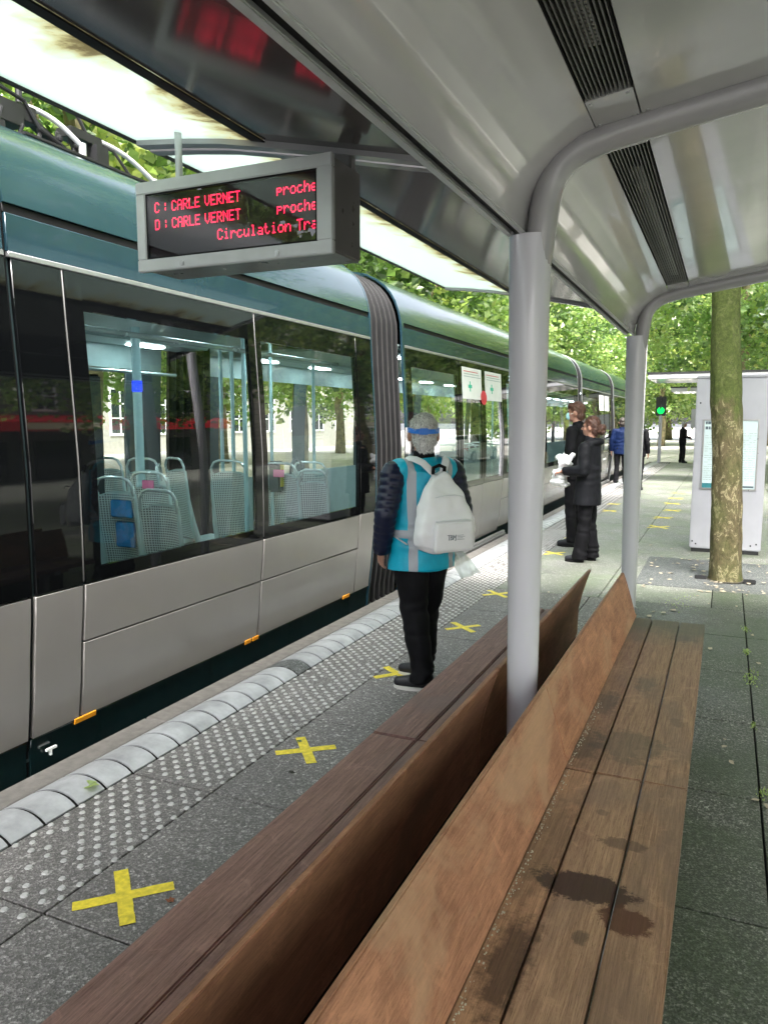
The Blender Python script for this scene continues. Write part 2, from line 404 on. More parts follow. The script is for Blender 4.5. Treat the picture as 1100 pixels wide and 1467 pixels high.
def m_canopy_glass():
    m = NT('canopy_glass'); x = m.xyz()
    n1 = m.noise(2.0, 6, .7, m.pos((1, 2.6, 1)), .8); n2 = m.noise(9, 5, .7)
    # dirt collects along the inner (valley) edge of each translucent pane
    e = m.math('ADD', m.math('MULTIPLY', m.math('ADD', x[0], 1.58), 3.2), m.math('ADD', m.math('MULTIPLY', m.math('SUBTRACT', n1, .5), 2.2), m.math('MULTIPLY', m.math('SUBTRACT', n2, .5), .9)))
    dirt = m.ramp(e, [(-.0, 0.0), (.05, .0), (.18, 1.0)])
    dirt = m.ramp(m.math('MULTIPLY_ADD', e, .5, .5), [(.30, 0.0), (.42, .5), (.52, 1.0)])
    col = m.mix(dirt, (.40, .47, .45), (.40, .39, .27)); col = m.mix(m.ramp(m.math('MULTIPLY_ADD', e, .5, .5), [(.50, 0.0), (.60, 1.0)]), col, (.20, .18, .12))
    tl = m.n('ShaderNodeBsdfTranslucent'); m.l(col, tl.inputs[0])
    gl = m.n('ShaderNodeBsdfGlossy'); gl.inputs['Roughness'].default_value = .25; gl.inputs[0].default_value = (.9, .9, .9, 1)
    df = m.n('ShaderNodeBsdfDiffuse'); m.l(col, df.inputs[0])
    a = m.n('ShaderNodeMixShader'); a.inputs[0].default_value = .2; m.l(tl.outputs[0], a.inputs[1]); m.l(df.outputs[0], a.inputs[2])
    b = m.n('ShaderNodeMixShader'); b.inputs[0].default_value = .06; m.l(a.outputs[0], b.inputs[1]); m.l(gl.outputs[0], b.inputs[2])
    tp = m.n('ShaderNodeBsdfTransparent'); tp.inputs[0].default_value = (.9, .95, .92, 1); k_ = m.n('ShaderNodeMixShader'); m.l(m.math('MULTIPLY_ADD', dirt, -.12, .13), k_.inputs[0]); m.l(b.outputs[0], k_.inputs[1]); m.l(tp.outputs[0], k_.inputs[2])
    m.l(k_.outputs[0], m.out.inputs['Surface']); return m.mat
M['canopy_glass'] = m_canopy_glass()

def m_leaf(name, c1, c2, tl=.45):
    m = NT(name); n = m.noise(1.2, 4, .6); c = m.ramp(n, [(.3, c1), (.7, c2)])
    df = m.n('ShaderNodeBsdfDiffuse'); tr = m.n('ShaderNodeBsdfTranslucent'); m.l(c, df.inputs[0])
    c2_ = m.mix(1.0, c, (1.5, 1.6, 1.0), 'MULTIPLY'); m.l(c2_, tr.inputs[0])
    a = m.n('ShaderNodeMixShader'); a.inputs[0].default_value = tl; m.l(df.outputs[0], a.inputs[1]); m.l(tr.outputs[0], a.inputs[2])
    g = m.n('ShaderNodeBsdfGlossy'); g.inputs['Roughness'].default_value = .35; b = m.n('ShaderNodeMixShader'); b.inputs[0].default_value = .10
    m.l(a.outputs[0], b.inputs[1]); m.l(g.outputs[0], b.inputs[2]); m.l(b.outputs[0], m.out.inputs['Surface']); return m.mat
M['leaf_a'] = m_leaf('leaf_a', (.17, .29, .08), (.25, .37, .12), .5)
M['leaf_b'] = m_leaf('leaf_b', (.31, .42, .14), (.40, .49, .20), .5)
M['leaf_c'] = m_leaf('leaf_c', (.075, .15, .04), (.12, .20, .065), .4)
M['leaf_y'] = m_leaf('leaf_y', (.44, .50, .15), (.52, .56, .22))

def m_bark(name, moss):
    m = NT(name)
    n1 = m.noise(9, 7, .75, m.pos((1, 1, .55)), 1.0); n2 = m.noise(34, 5, .7, m.pos((1, 1, .5)), .6)
    c = m.ramp(n1, [(.30, (.03, .025, .015)), (.44, (.09, .07, .037)), (.56, (.13, .105, .06)), (.575, (.42, .36, .22)), (.615, (.14, .12, .065))] )
    c = m.mix(1.0, c, m.ramp(n2, [(.3, .6), (.7, 1.3)]), 'MULTIPLY')
    if moss:
        x = m.xyz(); f = m.ramp(m.math('ADD', x[2], m.math('MULTIPLY', m.noise(5, 4, .6), .8)), [(.0, 0.0), (1.0, 0.0)])
        zz = m.math('MULTIPLY', m.math('ADD', m.math('SUBTRACT', x[2], 1.85), m.math('MULTIPLY', m.noise(6, 5, .6), .9)), 1.6)
        f = m.math('MAXIMUM', m.ramp(zz, [(.25, 0.0), (.65, .85)]), m.math('MULTIPLY', m.ramp(m.noise(2.5, 5), [(.4, 0.0), (.65, 1.0)]), .5))
        mc = m.ramp(m.noise(30, 4, .7), [(.3, (.035, .055, .01)), (.7, (.095, .13, .028))])
        c = m.mix(f, c, mc)
    m.set(c, .85, 0, .3); m.bump(m.math('ADD', n1, m.math('MULTIPLY', n2, .6)), .8, .02); return m.mat
M['bark_moss'] = m_bark('bark_moss', True); M['bark'] = pbr('bark', (.26, .22, .13), .8, var=.5, vscale=5, bump=.6, bscale=12)

def m_stone():
    m = NT('stone_facade'); br = m.n('ShaderNodeTexBrick'); br.inputs['Scale'].default_value = 1.0
    sp = m.xyz(); cb = m.n('ShaderNodeCombineXYZ'); m.l(sp[1], cb.inputs[0]); m.l(sp[2], cb.inputs[1]); m.l(cb.outputs[0], br.inputs['Vector'])
    br.inputs['Color1'].default_value = (.62, .57, .47, 1); br.inputs['Color2'].default_value = (.52, .48, .40, 1); br.inputs['Mortar'].default_value = (.30, .28, .24, 1)
    br.inputs['Mortar Size'].default_value = .02; br.inputs['Brick Width'].default_value = .9; br.inputs['Row Height'].default_value = .42
    m.set(br.outputs['Color'], .8); return m.mat
M['stone_facade'] = m_stone()

def m_vest():
    m = NT('vest_cyan'); x = m.xyz(world=False); ax = m.math('ABSOLUTE', x[0])
    cond = m.math('MULTIPLY', m.math('GREATER_THAN', ax, .105), m.math('LESS_THAN', ax, .150))
    h = m.math('MULTIPLY', m.math('GREATER_THAN', x[2], .985), m.math('LESS_THAN', x[2], 1.035))
    f = m.math('MAXIMUM', cond, h)
    n = m.noise(9, 4, .6, m.pos(world=False)); cy = m.ramp(n, [(.3, (.0, .30, .46)), (.7, (.0, .42, .60))])
    m.set(m.mix(f, cy, (.36, .38, .42)), .45); m.bump(m.noise(14, 4, .6, m.pos(world=False)), .5, .01); return m.mat
M['vest_cyan'] = m_vest()

def m_grid():   # woven seat back: real holes cut by transparency of the mesh fabric
    m = NT('seat_mesh'); x = m.xyz(world=False)
    fx = m.math('FRACT', m.math('MULTIPLY', x[0], 62)); fz = m.math('FRACT', m.math('MULTIPLY', x[2], 62))
    s_ = m.math('MAXIMUM', m.math('LESS_THAN', fx, .38), m.math('LESS_THAN', fz, .38))
    m.set(m.mix(s_, (.05, .08, .08), (.62, .72, .70)), .4); return m.mat
M['seat_mesh'] = m_grid()

# =================================================================== THE SETTING
def struct(mb, name, mats, **k): return tag(mb.build(name, mats, **k), kind='structure')
struct(MB().box((-300, -200, -.60), (300, 700, -.30)), 'ground', M['asphalt'])
# platform slabs: real slabs with open joints over a dark bed
struct(MB().box((-2.70, -8, -.295), (30, 31.4, -.012)), 'platform_bed', M['dark_void'])
def slabs(name, xs, ys, z, mat, gap=.004, t=.05, bevel=.0025):
    mb = MB()
    for i in range(len(xs) - 1):
        for j in range(len(ys) - 1):
            mb.box((xs[i] + gap, ys[j] + gap, z - t), (xs[i + 1] - gap, ys[j + 1] - gap, z))
    return struct(mb, name, mat, bevel=bevel, seg=1)
YJ = [1.605 + .87 * k for k in range(-9, 7)]          # ... 6.825
slabs('platform_paving', [-1.915, -1.05, -.68], YJ, 0.0, M['paving'])
slabs('platform_paving_inner', [-.68, .2, 1.1, 2.0, 2.9], YJ, 0.0, M['paving_mossy'])
slabs('platform_paving_middle', [-1.915, -.98, -.05], [6.825 + .87 * k for k in range(0, 5)], 0.0, M['paving_far'])
slabs('gravel_band', [-.05, 6], [7.55, 8.35, 9.2], -.003, M['gravel_band'])
slabs('platform_paving_front', [-.05, .2, 1.1, 2.0, 2.9], [6.825, 7.55], 0.0, M['paving_mossy'])
slabs('platform_paving_back', [-1.915, -.98, -.05, .9, 1.8, 3.0], [10.305 + 1.74 * k for k in range(0, 13)], 0.0, M['paving_far'])
slabs('platform_paving_kiosk', [-.05, .9, 1.8, 3.0], [9.2, 10.305], 0.0, M['paving_far'])
slabs('plaza', [3.0, 12, 30], [-8, 12, 31.4], -.001, M['paving_far'])
# gravel band is also seen just left of the tree, over the slabs
struct(MB().box((-.75, 7.56, .0), (-.046, 9.19, .004)), 'gravel_band_edge', M['gravel_band'])
slabs('kerb', [-2.745, -2.60], [-6 + 1.0 * k for k in range(0, 38)], 0.0, M['kerb_stone'], gap=.003, t=.28, bevel=.008)
# domed white nosing tiles, one mesh, with the grey patch where they are missing
mb = MB()
def nosing(y0, y1, mi):
    n = 9; prof = []
    for i in range(n + 1):
        u = i / n; prof.append((-2.595 + .245 * u, .002 - (.007 if mi == 2 else 0) + .036 * math.sin(math.pi * u ** 1.15) ** .75))
    prof = prof + [(-2.35, -.02), (-2.595, -.02)]
    mb.sweepy(prof, [y0, y1], mi, closed=True)
y = -3.6
while y < 31:
    mi = 1 if 3.90 < y < 4.08 else 0
    nosing(y + .008 + random.uniform(-.0015, .0015), y + .152, mi); y += .16
nosing(-3.6, 31, 2)
nos = struct(mb, 'edge_nosing', [M['tile_white'], M['gravel_band'], M['dark_void']], smooth=True)
slabs('tactile_paving', [-2.345, -1.915], [-3.615 + .87 * k for k in range(0, 40)], 0.0, M['paving'])
mb = MB(); rr = random.Random(3)
for k in range(-40, 260):
    for i in range(11):
        if (i + k) % 2: continue
        x = -2.325 + .040 * i; yy = 1.605 + .040 * k
        if yy > 11: continue
        if (yy < 1.83 and rr.random() < .5) or rr.random() < .045 or abs(((yy - 1.605) / .87) % 1) * .87 < .02: continue
        if yy < 1.60 and x < -2.05 and rr.random() < .7: continue
        c = (x, yy, 0); n = 8; x += rr.uniform(-.0012, .0012); k_ = rr.uniform(.86, 1.06)
        v0 = [(x + .0150 * k_ * math.cos(2 * math.pi * j / n), yy + .0150 * k_ * math.sin(2 * math.pi * j / n), -.001) for j in range(n)]
        v1 = [(x + .0105 * k_ * math.cos(2 * math.pi * j / n), yy + .0105 * k_ * math.sin(2 * math.pi * j / n), .005) for j in range(n)]
        mb.add(v0 + v1, [(j, (j + 1) % n, n + (j + 1) % n, n + j) for j in range(n)] + [tuple(range(n, 2 * n))])
struct(mb, 'tactile_studs', M['stud_white'])
mb = MB()
for k in range(0, 200):
    for i in range(5):
        mb.box((-2.30 + .08 * i - .012, 11.1 + .10 * k - .012, -.001), (-2.30 + .08 * i + .012, 11.1 + .10 * k + .012, .004))
struct(mb, 'tactile_studs_distant', M['stud_white'])
# far end of the platform: pale street with the tracks curving away
struct(MB().add([(-2.74, 31.4, 0), (30, 31.4, 0), (30, 34.4, -.285), (-2.74, 34.4, -.285), (-2.74, 31.4, -.30), (30, 31.4, -.30)],
                [(0, 1, 2, 3), (0, 3, 4), (1, 5, 2), (0, 4, 5, 1), (4, 3, 2, 5)]), 'platform_ramp', M['paving_light'])
struct(MB().box((-60, 34.4, -.299), (80, 260, -.284)), 'street', M['paving_light'])
struct(MB().box((-16, -60, -.299), (-2.80, 34.39, -.290)), 'track_bed', M['gravel_band'])
struct(MB().box((-40, -60, -.299), (-10.2, 34.39, -.02)), 'opposite_platform', M['paving_light'])
mb = MB()
def railpath(x0):
    pts = []
    for k in range(0, 60):
        yy = -30 + 3.0 * k; xx = x0 + (0 if yy < 30 else .0045 * (yy - 30) ** 2)
        pts.append((xx, yy))
    for (a, b) in zip(pts, pts[1:]):
        mb.add([(a[0] - .035, a[1], -.276), (a[0] + .035, a[1], -.276), (b[0] + .035, b[1], -.276), (b[0] - .035, b[1], -.276),
                (a[0] - .035, a[1], -.30), (a[0] + .035, a[1], -.30), (b[0] + .035, b[1], -.30), (b[0] - .035, b[1], -.30)],
               [(0, 1, 2, 3), (0, 4, 5, 1), (1, 5, 6, 2), (2, 6, 7, 3), (3, 7, 4, 0)])
for x0 in (-3.30, -4.73, -7.3, -8.73): railpath(x0)
struct(mb, 'tram_rails', M['rail_steel'])

# =================================================================== SHELTER
SH = thing('tram_shelter', 'grey metal tram stop shelter with bent tube posts and a frosted glass wing', 'shelter', (-.605, 2.53, 0))
PY = [2.53, 5.72]
for k, py in enumerate([-.70] + PY):
    mb = MB(); N = 18
    pts = [(-.607 - .008 * t, py, 2.16 * t) for t in [i / 8 for i in range(9)]]
    mb.tube(pts, [.050 + .020 * (i / 8) ** 1.5 for i in range(9)], 28, ell=.85, ref=(1, 0, 0))
    mb.tube([(-.607, py, 0), (-.607, py, .012)], .095, 24)
    mb.build('post', M['white_paint'], SH, smooth=True)
    mb = MB()
    ctrl = [(-.604, 1.72), (-.600, 1.92), (-.586, 2.10), (-.574, 2.22), (-.556, 2.315), (-.520, 2.372), (-.465, 2.41), (-.40, 2.432), (-.29, 2.455), (.06, 2.508), (1.0, 2.65), (1.75, 2.762)]
    # smooth the bend
    P_ = [Vector((a, py, b)) for a, b in ctrl]; pts = []
    for i in range(len(P_) - 1):
        p0 = P_[max(i - 1, 0)]; p1 = P_[i]; p2 = P_[i + 1]; p3 = P_[min(i + 2, len(P_) - 1)]
        for t in (0, .33, .66):
            pts.append(.5 * ((2 * p1) + (p2 - p0) * t + (2 * p0 - 5 * p1 + 4 * p2 - p3) * t * t + (3 * p1 - p0 - 3 * p2 + p3) * t ** 3))
    pts.append(P_[-1])
    mb.tube(pts, [.034 + .014 * min(1, i / 8) for i in range(len(pts))], 24, ref=(0, 1, 0))
    mb.build('roof_beam', M['shelter_grey'], SH, smooth=True)
def cz(x): return 2.460 + .15 * (x + .36)
# ceiling (slopes up away from the track), with the grille slot left open
def ceil_piece(name, x0, x1, y0, y1, mat, dz=0.0, t=.04):
    mb = MB(); a, b = cz(x0) + dz, cz(x1) + dz
    mb.add([(x0, y0, a), (x1, y0, b), (x1, y1, b), (x0, y1, a), (x0, y0, a + t), (x1, y0, b + t), (x1, y1, b + t), (x0, y1, a + t)],
           [(0, 3, 2, 1), (4, 5, 6, 7), (0, 1, 5, 4), (1, 2, 6, 5), (2, 3, 7, 6), (3, 0, 4, 7)])
    return mb.build(name, mat, SH, bevel=.002, seg=1)
bays = [(-2.6, -.66), (-.62, 2.50), (2.56, 5.80)]
for (a, b) in bays:
    ceil_piece('ceiling_panel', -.278, 1.75, a, b, M['ceiling_panel'])
for (g0, g1, c0, c1) in [(-.45, 2.285, 2.288, 2.50), (2.735, 5.46, 2.56, 2.732)]:
    ceil_piece('grille_cap', -.412, -.282, c0, c1, M['ceiling_panel'])
    ceil_piece('grille_cap', -.412, -.282, (5.463 if g0 > 0 else -.66), (5.80 if g0 > 0 else -.453), M['ceiling_panel'])
    mb = MB(); mb.box((-.412, g0, 2.50), (-.282, g1, 2.53), 1)
    for s_ in (-.4125, -.2845): mb.box((s_, g0, cz(s_)), (s_ + .003, g1, 2.53), 1)
    n = 11
    for i in range(n):
        x = -.406 + .0115 * i + .001
        mb.add([(x, g0, cz(x) + .002), (x + .0035, g0, cz(x) + .002), (x + .0035, g0, cz(x) + .03), (x, g0, cz(x) + .03),
                (x, g1, cz(x) + .002), (x + .0035, g1, cz(x) + .002), (x + .0035, g1, cz(x) + .03), (x, g1, cz(x) + .03)],
               [(0, 1, 2, 3), (4, 7, 6, 5), (0, 4, 5, 1), (1, 5, 6, 2), (2, 6, 7, 3), (3, 7, 4, 0)], 0)
    # perforated reflector of the unlit lamp behind the slats
    for yy in [g0 + .25 + .02 * k for k in range(int((g1 - g0 - .5) / .02))]:
        mb.box((-.366, yy, cz(-.345) + .012), (-.322, yy + .013, cz(-.345) + .016), 2)
    mb.build('light_grille', [pbr('grille_slat', (.13, .13, .125), .4), M['dark_void'], pbr('lamp_reflector', (.34, .34, .33), .35)], SH)
for (x, yy) in ((-.398, 2.31), (-.296, 2.31), (-.398, 2.475), (-.296, 2.475), (-.398, 2.585), (-.296, 2.585), (-.398, 2.71), (-.296, 2.71), (-.26, .8), (-.26, 2.47), (-.26, 2.60), (-.26, 4.2), (.6, 2.46), (.6, 2.61)):
    MB().tube([(x, yy, cz(x) - .0025), (x, yy, cz(x) + .004)], .0055, 10).build('screw', M['steel'], SH, smooth=True)
struct_roof = MB()
rp = [(-.62, 2.50), (-.40, 2.545), (1.80, 2.86), (1.80, 2.80), (-.38, 2.535), (-.60, 2.49)]
struct_roof.sweepy(rp, [-2.6, 5.84], closed=True).build('roof_skin', M['shelter_grey'], SH)
MB().box((1.751, -2.6, 2.70), (1.80, 5.84, 2.865)).build('roof_edge', M['shelter_grey'], SH, bevel=.01)
# curved fascia and cove between the posts
def cove(y0, y1):
    prof = [(-.628, 2.168), (-.627, 2.20), (-.620, 2.245), (-.606, 2.29), (-.600, 2.298), (-.584, 2.328), (-.565, 2.352), (-.560, 2.3555),
            (-.534, 2.385), (-.505, 2.407), (-.497, 2.4105), (-.465, 2.432), (-.435, 2.445), (-.4135, 2.452)]
    off = [(-.006, .002)] * 4 + [(-.008, .006)] * 5 + [(-.004, .01)] * 5
    k = 10; mb = MB(); back = [(p[0] + o_[0], p[1] + o_[1]) for p, o_ in zip(prof, off)]
    mb.sweepy(list(prof) + back[::-1], [y0 + (y1 - y0) * i / k for i in range(k + 1)], closed=True)
    mb.build('fascia_cove', pbr('fascia_lacquer', (.43, .415, .435), .2, coat=.5, var=.05, vscale=2), SH, smooth=True)
    MB().box((-.640, y0, 2.160), (-.622, y1, 2.170)).box((-.700, y0, 2.172), (-.676, y1, 2.186)).build('gutter_lip', M['sign_frame'], SH, bevel=.003)
    MB().box((-.676, y0, 2.184), (-.640, y1, 2.20)).box((-.6399, y0, 2.1701), (-.634, y1, 2.30)).box((-.706, y0, 2.1861), (-.69, y1, 2.345)).build('gutter', M['black_rubber'], SH)
cove(-2.5, -.702); cove(-.698, 2.528); cove(2.532, 5.72)
# wing towards the track: glossy dark inner panel and frosted pane, seen from below
WP = [(-.700, 2.350), (-.95, 2.4065), (-1.25, 2.474), (-1.518, 2.5345)]
GP = [(-1.524, 2.533), (-1.71, 2.569), (-1.90, 2.596), (-2.09, 2.617)]
def wing(y0, y1):
    MB().thick(WP, y0, y1, [(0, .03)] * 4).build('canopy_panel', M['canopy_dark'], SH)
    # seam strip between panel and pane
    MB().thick([(-1.575, 2.540), (-1.518, 2.527)], y0, y1, [(0, .005)] * 2).build('canopy_joint', M['black_rubber'], SH)
    k = 14; ys = [y0 + (y1 - y0) * i / k for i in range(k + 1)]
    back = [(p[0], p[1] + .010) for p in GP]
    MB().sweepy(list(GP) + back[::-1], ys, closed=True).build('frosted_pane', M['canopy_glass'], SH, smooth=True)
    MB().box((-2.114, y0, 2.612), (-2.091, y1, 2.634)).build('canopy_edge', M['black_metal'], SH, bevel=.003)
    for ye, d in ((y0, .0), (y1, .0)):
        pr = [(-.72, 2.3545)] + WP[1:3] + [(-1.52, 2.530)] + GP[1:]
        pr = [(p[0], p[1] - .018) for p in pr]
        yy0, yy1 = (ye - .001, ye + .05) if ye == y0 else (ye - .05, ye + .001)
        MB().thick(pr, yy0, yy1, [(0, .06)] * len(pr)).build('edge_rail', M['shelter_grey'], SH, smooth=True)
wing(-2.4, 2.41); wing(2.435, 5.86)
# slender post behind the second frame, with a foot bracket
mb = MB(); mb.tube([(-.66, 6.42, 0), (-.655, 6.42, 2.52)], [.042, .052], 20)
mb.build('end_post', M['white_paint'], SH, smooth=True)
MB().box((-.70, 6.34, 0), (-.60, 6.375, .06)).build('foot_bracket', M['steel'], SH, bevel=.006)

# =================================================================== DISPLAY
FONT = {'C': ["01110", "10001", "10000", "10000", "10000", "10001", "01110"], ':': ["000", "010", "010", "000", "010", "010", "000"],
 'A': ["01110", "10001", "10001", "11111", "10001", "10001", "10001"], 'R': ["11110", "10001", "10001", "11110", "10100", "10010", "10001"],
 'L': ["10000"] * 6 + ["11111"], 'E': ["11111", "10000", "10000", "11110", "10000", "10000", "11111"], 'V': ["10001"] * 5 + ["01010", "00100"],
 'N': ["10001", "11001", "10101", "10101", "10011", "10001", "10001"], 'T': ["11111"] + ["00100"] * 6, 'D': ["11110"] + ["10001"] * 5 + ["11110"],
 'p': ["00000", "00000", "11110", "10001", "11110", "10000", "10000"], 'r': ["00000", "00000", "10110", "11001", "10000", "10000", "10000"],
 'o': ["00000", "00000", "01110", "10001", "10001", "10001", "01110"], 'c': ["00000", "00000", "01110", "10000", "10000", "10001", "01110"],
 'h': ["10000", "10000", "10110", "11001", "10001", "10001", "10001"], 'e': ["00000", "00000", "01110", "10001", "11111", "10000", "01110"],
 'i': ["00100", "00000", "01100", "00100", "00100", "00100", "01110"], 'u': ["00000", "00000", "10001", "10001", "10001", "10011", "01101"],
 'l': ["01100"] + ["00100"] * 5 + ["01110"], 'a': ["00000", "00000", "01110", "00001", "01111", "10001", "01111"],
 't': ["01000", "01000", "11100", "01000", "01000", "01001", "00110"], 'n': ["00000", "00000", "10110", "11001", "10001", "10001", "10001"], ' ': ["000"] * 7}
SX0, SX1, SZ0, SZ1, SY = -1.962, -1.170, 2.094, 2.402, 2.20
SG = thing('display_sign', 'grey box display with red dot letters hanging under the canopy wing', 'sign', ((SX0 + SX1) / 2, SY, SZ0))
MB().box((SX0 + .012, SY + .02, SZ0 + .008), (SX1 - .004, SY + .215, SZ1 - .006)).build('casing', M['sign_side'], SG, bevel=.006)
mb = MB(); b = .042; c_ = (SX0, SX1, SZ0, SZ1)
mb.box((SX0, SY, SZ0), (SX1, SY + .022, SZ0 + b)).box((SX0, SY, SZ1 - b), (SX1, SY + .022, SZ1)).box((SX0, SY + .0005, SZ0 + b), (SX0 + b, SY + .0215, SZ1 - b)).box((SX1 - b - .015, SY + .0005, SZ0 + b), (SX1, SY + .0215, SZ1 - b))
mb.build('front_frame', M['sign_frame'], SG, bevel=.003)
wx0, wx1, wz0, wz1 = SX0 + b, SX1 - b - .015, SZ0 + b, SZ1 - b
MB().box((wx0, SY + .0155, wz0), (wx1, SY + .0195, wz1)).build('display_board', pbr('display_board', (.007, .001, .002), .5), SG)
MB().box((wx0, SY + .004, wz0), (wx0 + .006, SY + .014, wz1)).box((wx1 - .006, SY + .004, wz0), (wx1, SY + .014, wz1)).box((wx0 + .006, SY + .004, wz0), (wx1 - .006, SY + .014, wz0 + .006)).box((wx0 + .006, SY + .004, wz1 - .006), (wx1 - .006, SY + .014, wz1)).build('gasket', M['black_rubber'], SG)
MB().quad((wx0 + .006, SY + .005, wz0 + .006), (wx1 - .006, SY + .005, wz0 + .006), (wx1 - .006, SY + .005, wz1 - .006), (wx0 + .006, SY + .005, wz1 - .006)).build('display_glass', M['sign_glass'], SG)
mb = MB(); W_, H_ = wx1 - wx0, wz1 - wz0
def led(txt, u0, u1, vc, clip=True):
    cols = []; mb = MB()
    for ch in txt:
        g = FONT[ch]; wch = len(g[0])
        for c in range(wch): cols.append([g[r_][c] == '1' for r_ in range(7)])
        cols.append([False] * 7)
    px = (u1 - u0) * W_ / len(cols); pz = .0051
    for i, col in enumerate(cols):
        x = wx0 + u0 * W_ + i * px
        if x + px > wx1 - .008: break
        for r_ in range(7):
            if col[r_]:
                z = wz0 + vc * H_ + (3 - r_) * pz
                mb.box((x, SY + .0142, z - pz * .41), (x + px * .82, SY + .0153, z + pz * .41))
    mb.build('led_text', M['led_red'], SG)
led("C : CARLE VERNET", .045, .575, .79); led("proche", .775, 1.0, .79)
led("D : CARLE VERNET", .045, .575, .53); led("proche", .775, 1.0, .53)
led("Circulation Tra", .43, 1.0, .27)

for u in (.25, .74):
    mb = MB(); cx = SX0 + u * (SX1 - SX0); mb.tube([(cx, SY - .004, SZ0 + .017), (cx, SY + .002, SZ0 + .017)], .009, 14)
    mb.tube([(cx, SY - .0055, SZ0 + .017), (cx, SY - .0038, SZ0 + .017)], .005, 6); mb.build('screw', M['steel'], SG, smooth=True)
MB().tube([(-1.845, SY + .10, SZ1 - .02), (-1.845, SY + .10, 2.60)], .013, 12).build('hanger', M['sign_frame'], SG, smooth=True)
MB().box((-1.25, SY + .17, SZ1 - .0055), (-1.19, SY + .21, 2.46)).build('hanger', M['sign_side'], SG, bevel=.004)

# =================================================================== BENCHES
RB = thing('bench', 'long brown hardwood bench at the right with dark wet stains on its three seat planks', 'bench', (-.25, 1.8, 0))
LB = thing('bench', 'long purplish weathered bench on the tram side of the white posts', 'bench', (-.95, 1.8, 0))
segs = [(-1.0, 2.364), (2.372, 4.436)]
for (a, b) in segs:
    for (x0, x1) in ((-.425, -.334), (-.328, -.190), (-.184, -.058)):
        MB().box((x0, a, .415), (x1, b, .45 + random.uniform(-.0015, .0015))).build('seat_plank', M['wood_seat'], RB, bevel=.004)
    for (x0, x1) in ((-1.113, -.944), (-.938, -.775)):
        MB().box((x0, a, .415), (x1, b, .45 + random.uniform(-.0015, .0015))).build('seat_plank', M['wood_seat_left'], LB, bevel=.005)
def backrest(parent, xb, xt, y0, y1, mat, zt=.70, side=1, low=None):
    # bent plywood shell: foot curve then a straight, slightly leaning sheet with a rolled top edge
    pr = [(xb + .012 * side, .452), (xb, .475), (xb * .7 + xt * .3, .55), (xb * .3 + xt * .7, .64), (xt, zt)]
    if low is not None: pr = [(xb - .003, low), (xb - .003, .36)] + [(xb, .46)] + pr[2:]
    off = [(-.016 * side, 0)] * (len(pr) - 1) + [(-.016 * side, -.002)]
    k = 8; mb = MB(); back = [(p[0] + o_[0], p[1] + o_[1]) for p, o_ in zip(pr, off)]
    mb.sweepy(list(pr) + back[::-1], [y0 + (y1 - y0) * i / k for i in range(k + 1)], closed=True)
    mb.build('backrest', mat, parent, smooth=True, bevel=.003)
for (a, b) in [(-1.0, 2.40), (2.405, 4.465)]:
    backrest(RB, -.432, -.500, a, b, M['wood_back'])
for (a, b) in [(-1.0, 2.50), (2.508, 4.49)]:
    backrest(LB, -.768, -.702, a, b, M['wood_back_dark'], side=-1, low=.30)
for par, x0, x1 in ((RB, -.40, -.09), (LB, -1.08, -.79)):
    for yy in (-.6, .9, 2.1, 3.1, 4.1):
        MB().box((x0, yy - .03, .375), (x1, yy + .03, .413)).box(((x0 + x1) / 2 - .03, yy - .025, 0), ((x0 + x1) / 2 + .03, yy + .025, .3749)).build('leg', M['shelter_grey'], par, bevel=.004)
MB().box((-.770, -1.0, .02), (-.755, 4.43, .2995)).box((-.754, -1.0, .008), (-.60, 2.46, .03)).box((-.754, 2.60, .008), (-.60, 4.43, .03)).build('gap_shade_plate', M['back_shade'], LB)  # dark plate and floor added to blacken the gap between the backrests
MB().box((-.450, -1.0, .02), (-.436, 4.43, .452)).box((-.599, -1.0, .008), (-.451, 2.46, .03)).box((-.599, 2.60, .008), (-.451, 4.43, .03)).build('gap_shade_plate', M['back_shade'], RB)  # right half of the same gap, its shade put in as dark colour

# =================================================================== TAPE CROSSES
def tape(x, y, rz, label, s=1.0, n=0, dash=False):
    mb = MB(); rnd = random.Random(n)
    for q, a in enumerate((R(45) + rz, R(-43) + rz)):
        L = .152 * s * rnd.uniform(.93, 1.07); w_ = .024; d = Vector((math.cos(a), math.sin(a), 0)); e = Vector((-d.y, d.x, 0)); c = Vector((x, y, 0))
        if dash and q: continue
        z0 = .0012 + .0009 * q; v = []
        kx = 10
        for i in range(kx + 1):
            t = -1 + 2 * i / kx; jit = rnd.uniform(-.0012, .0012); zz = z0 + (rnd.uniform(0, .0006))
            for sgn in (-1, 1): v.append(tuple(c + d * L * t + e * (w_ * sgn + jit) + Vector((0, 0, zz))))
        up_ = [(p[0], p[1], p[2] + .0007) for p in v]; N_ = len(v)
        fs = []
        for i in range(kx):
            a0, a1, b0, b1 = 2 * i, 2 * i + 1, 2 * i + 2, 2 * i + 3
            fs += [(a0, a1, b1, b0), (N_ + a0, N_ + b0, N_ + b1, N_ + a1), (a0, b0, N_ + b0, N_ + a0), (a1, N_ + a1, N_ + b1, b1)]
        fs += [(0, N_, N_ + 1, 1), (2 * kx, 2 * kx + 1, N_ + 2 * kx + 1, N_ + 2 * kx)]
        mb.add(v + up_, fs)
    o = mb.build('tape_cross', M['yellow_tape'])
    return tag(o, label, 'floor marking', 'yellow tape crosses stuck along the platform')
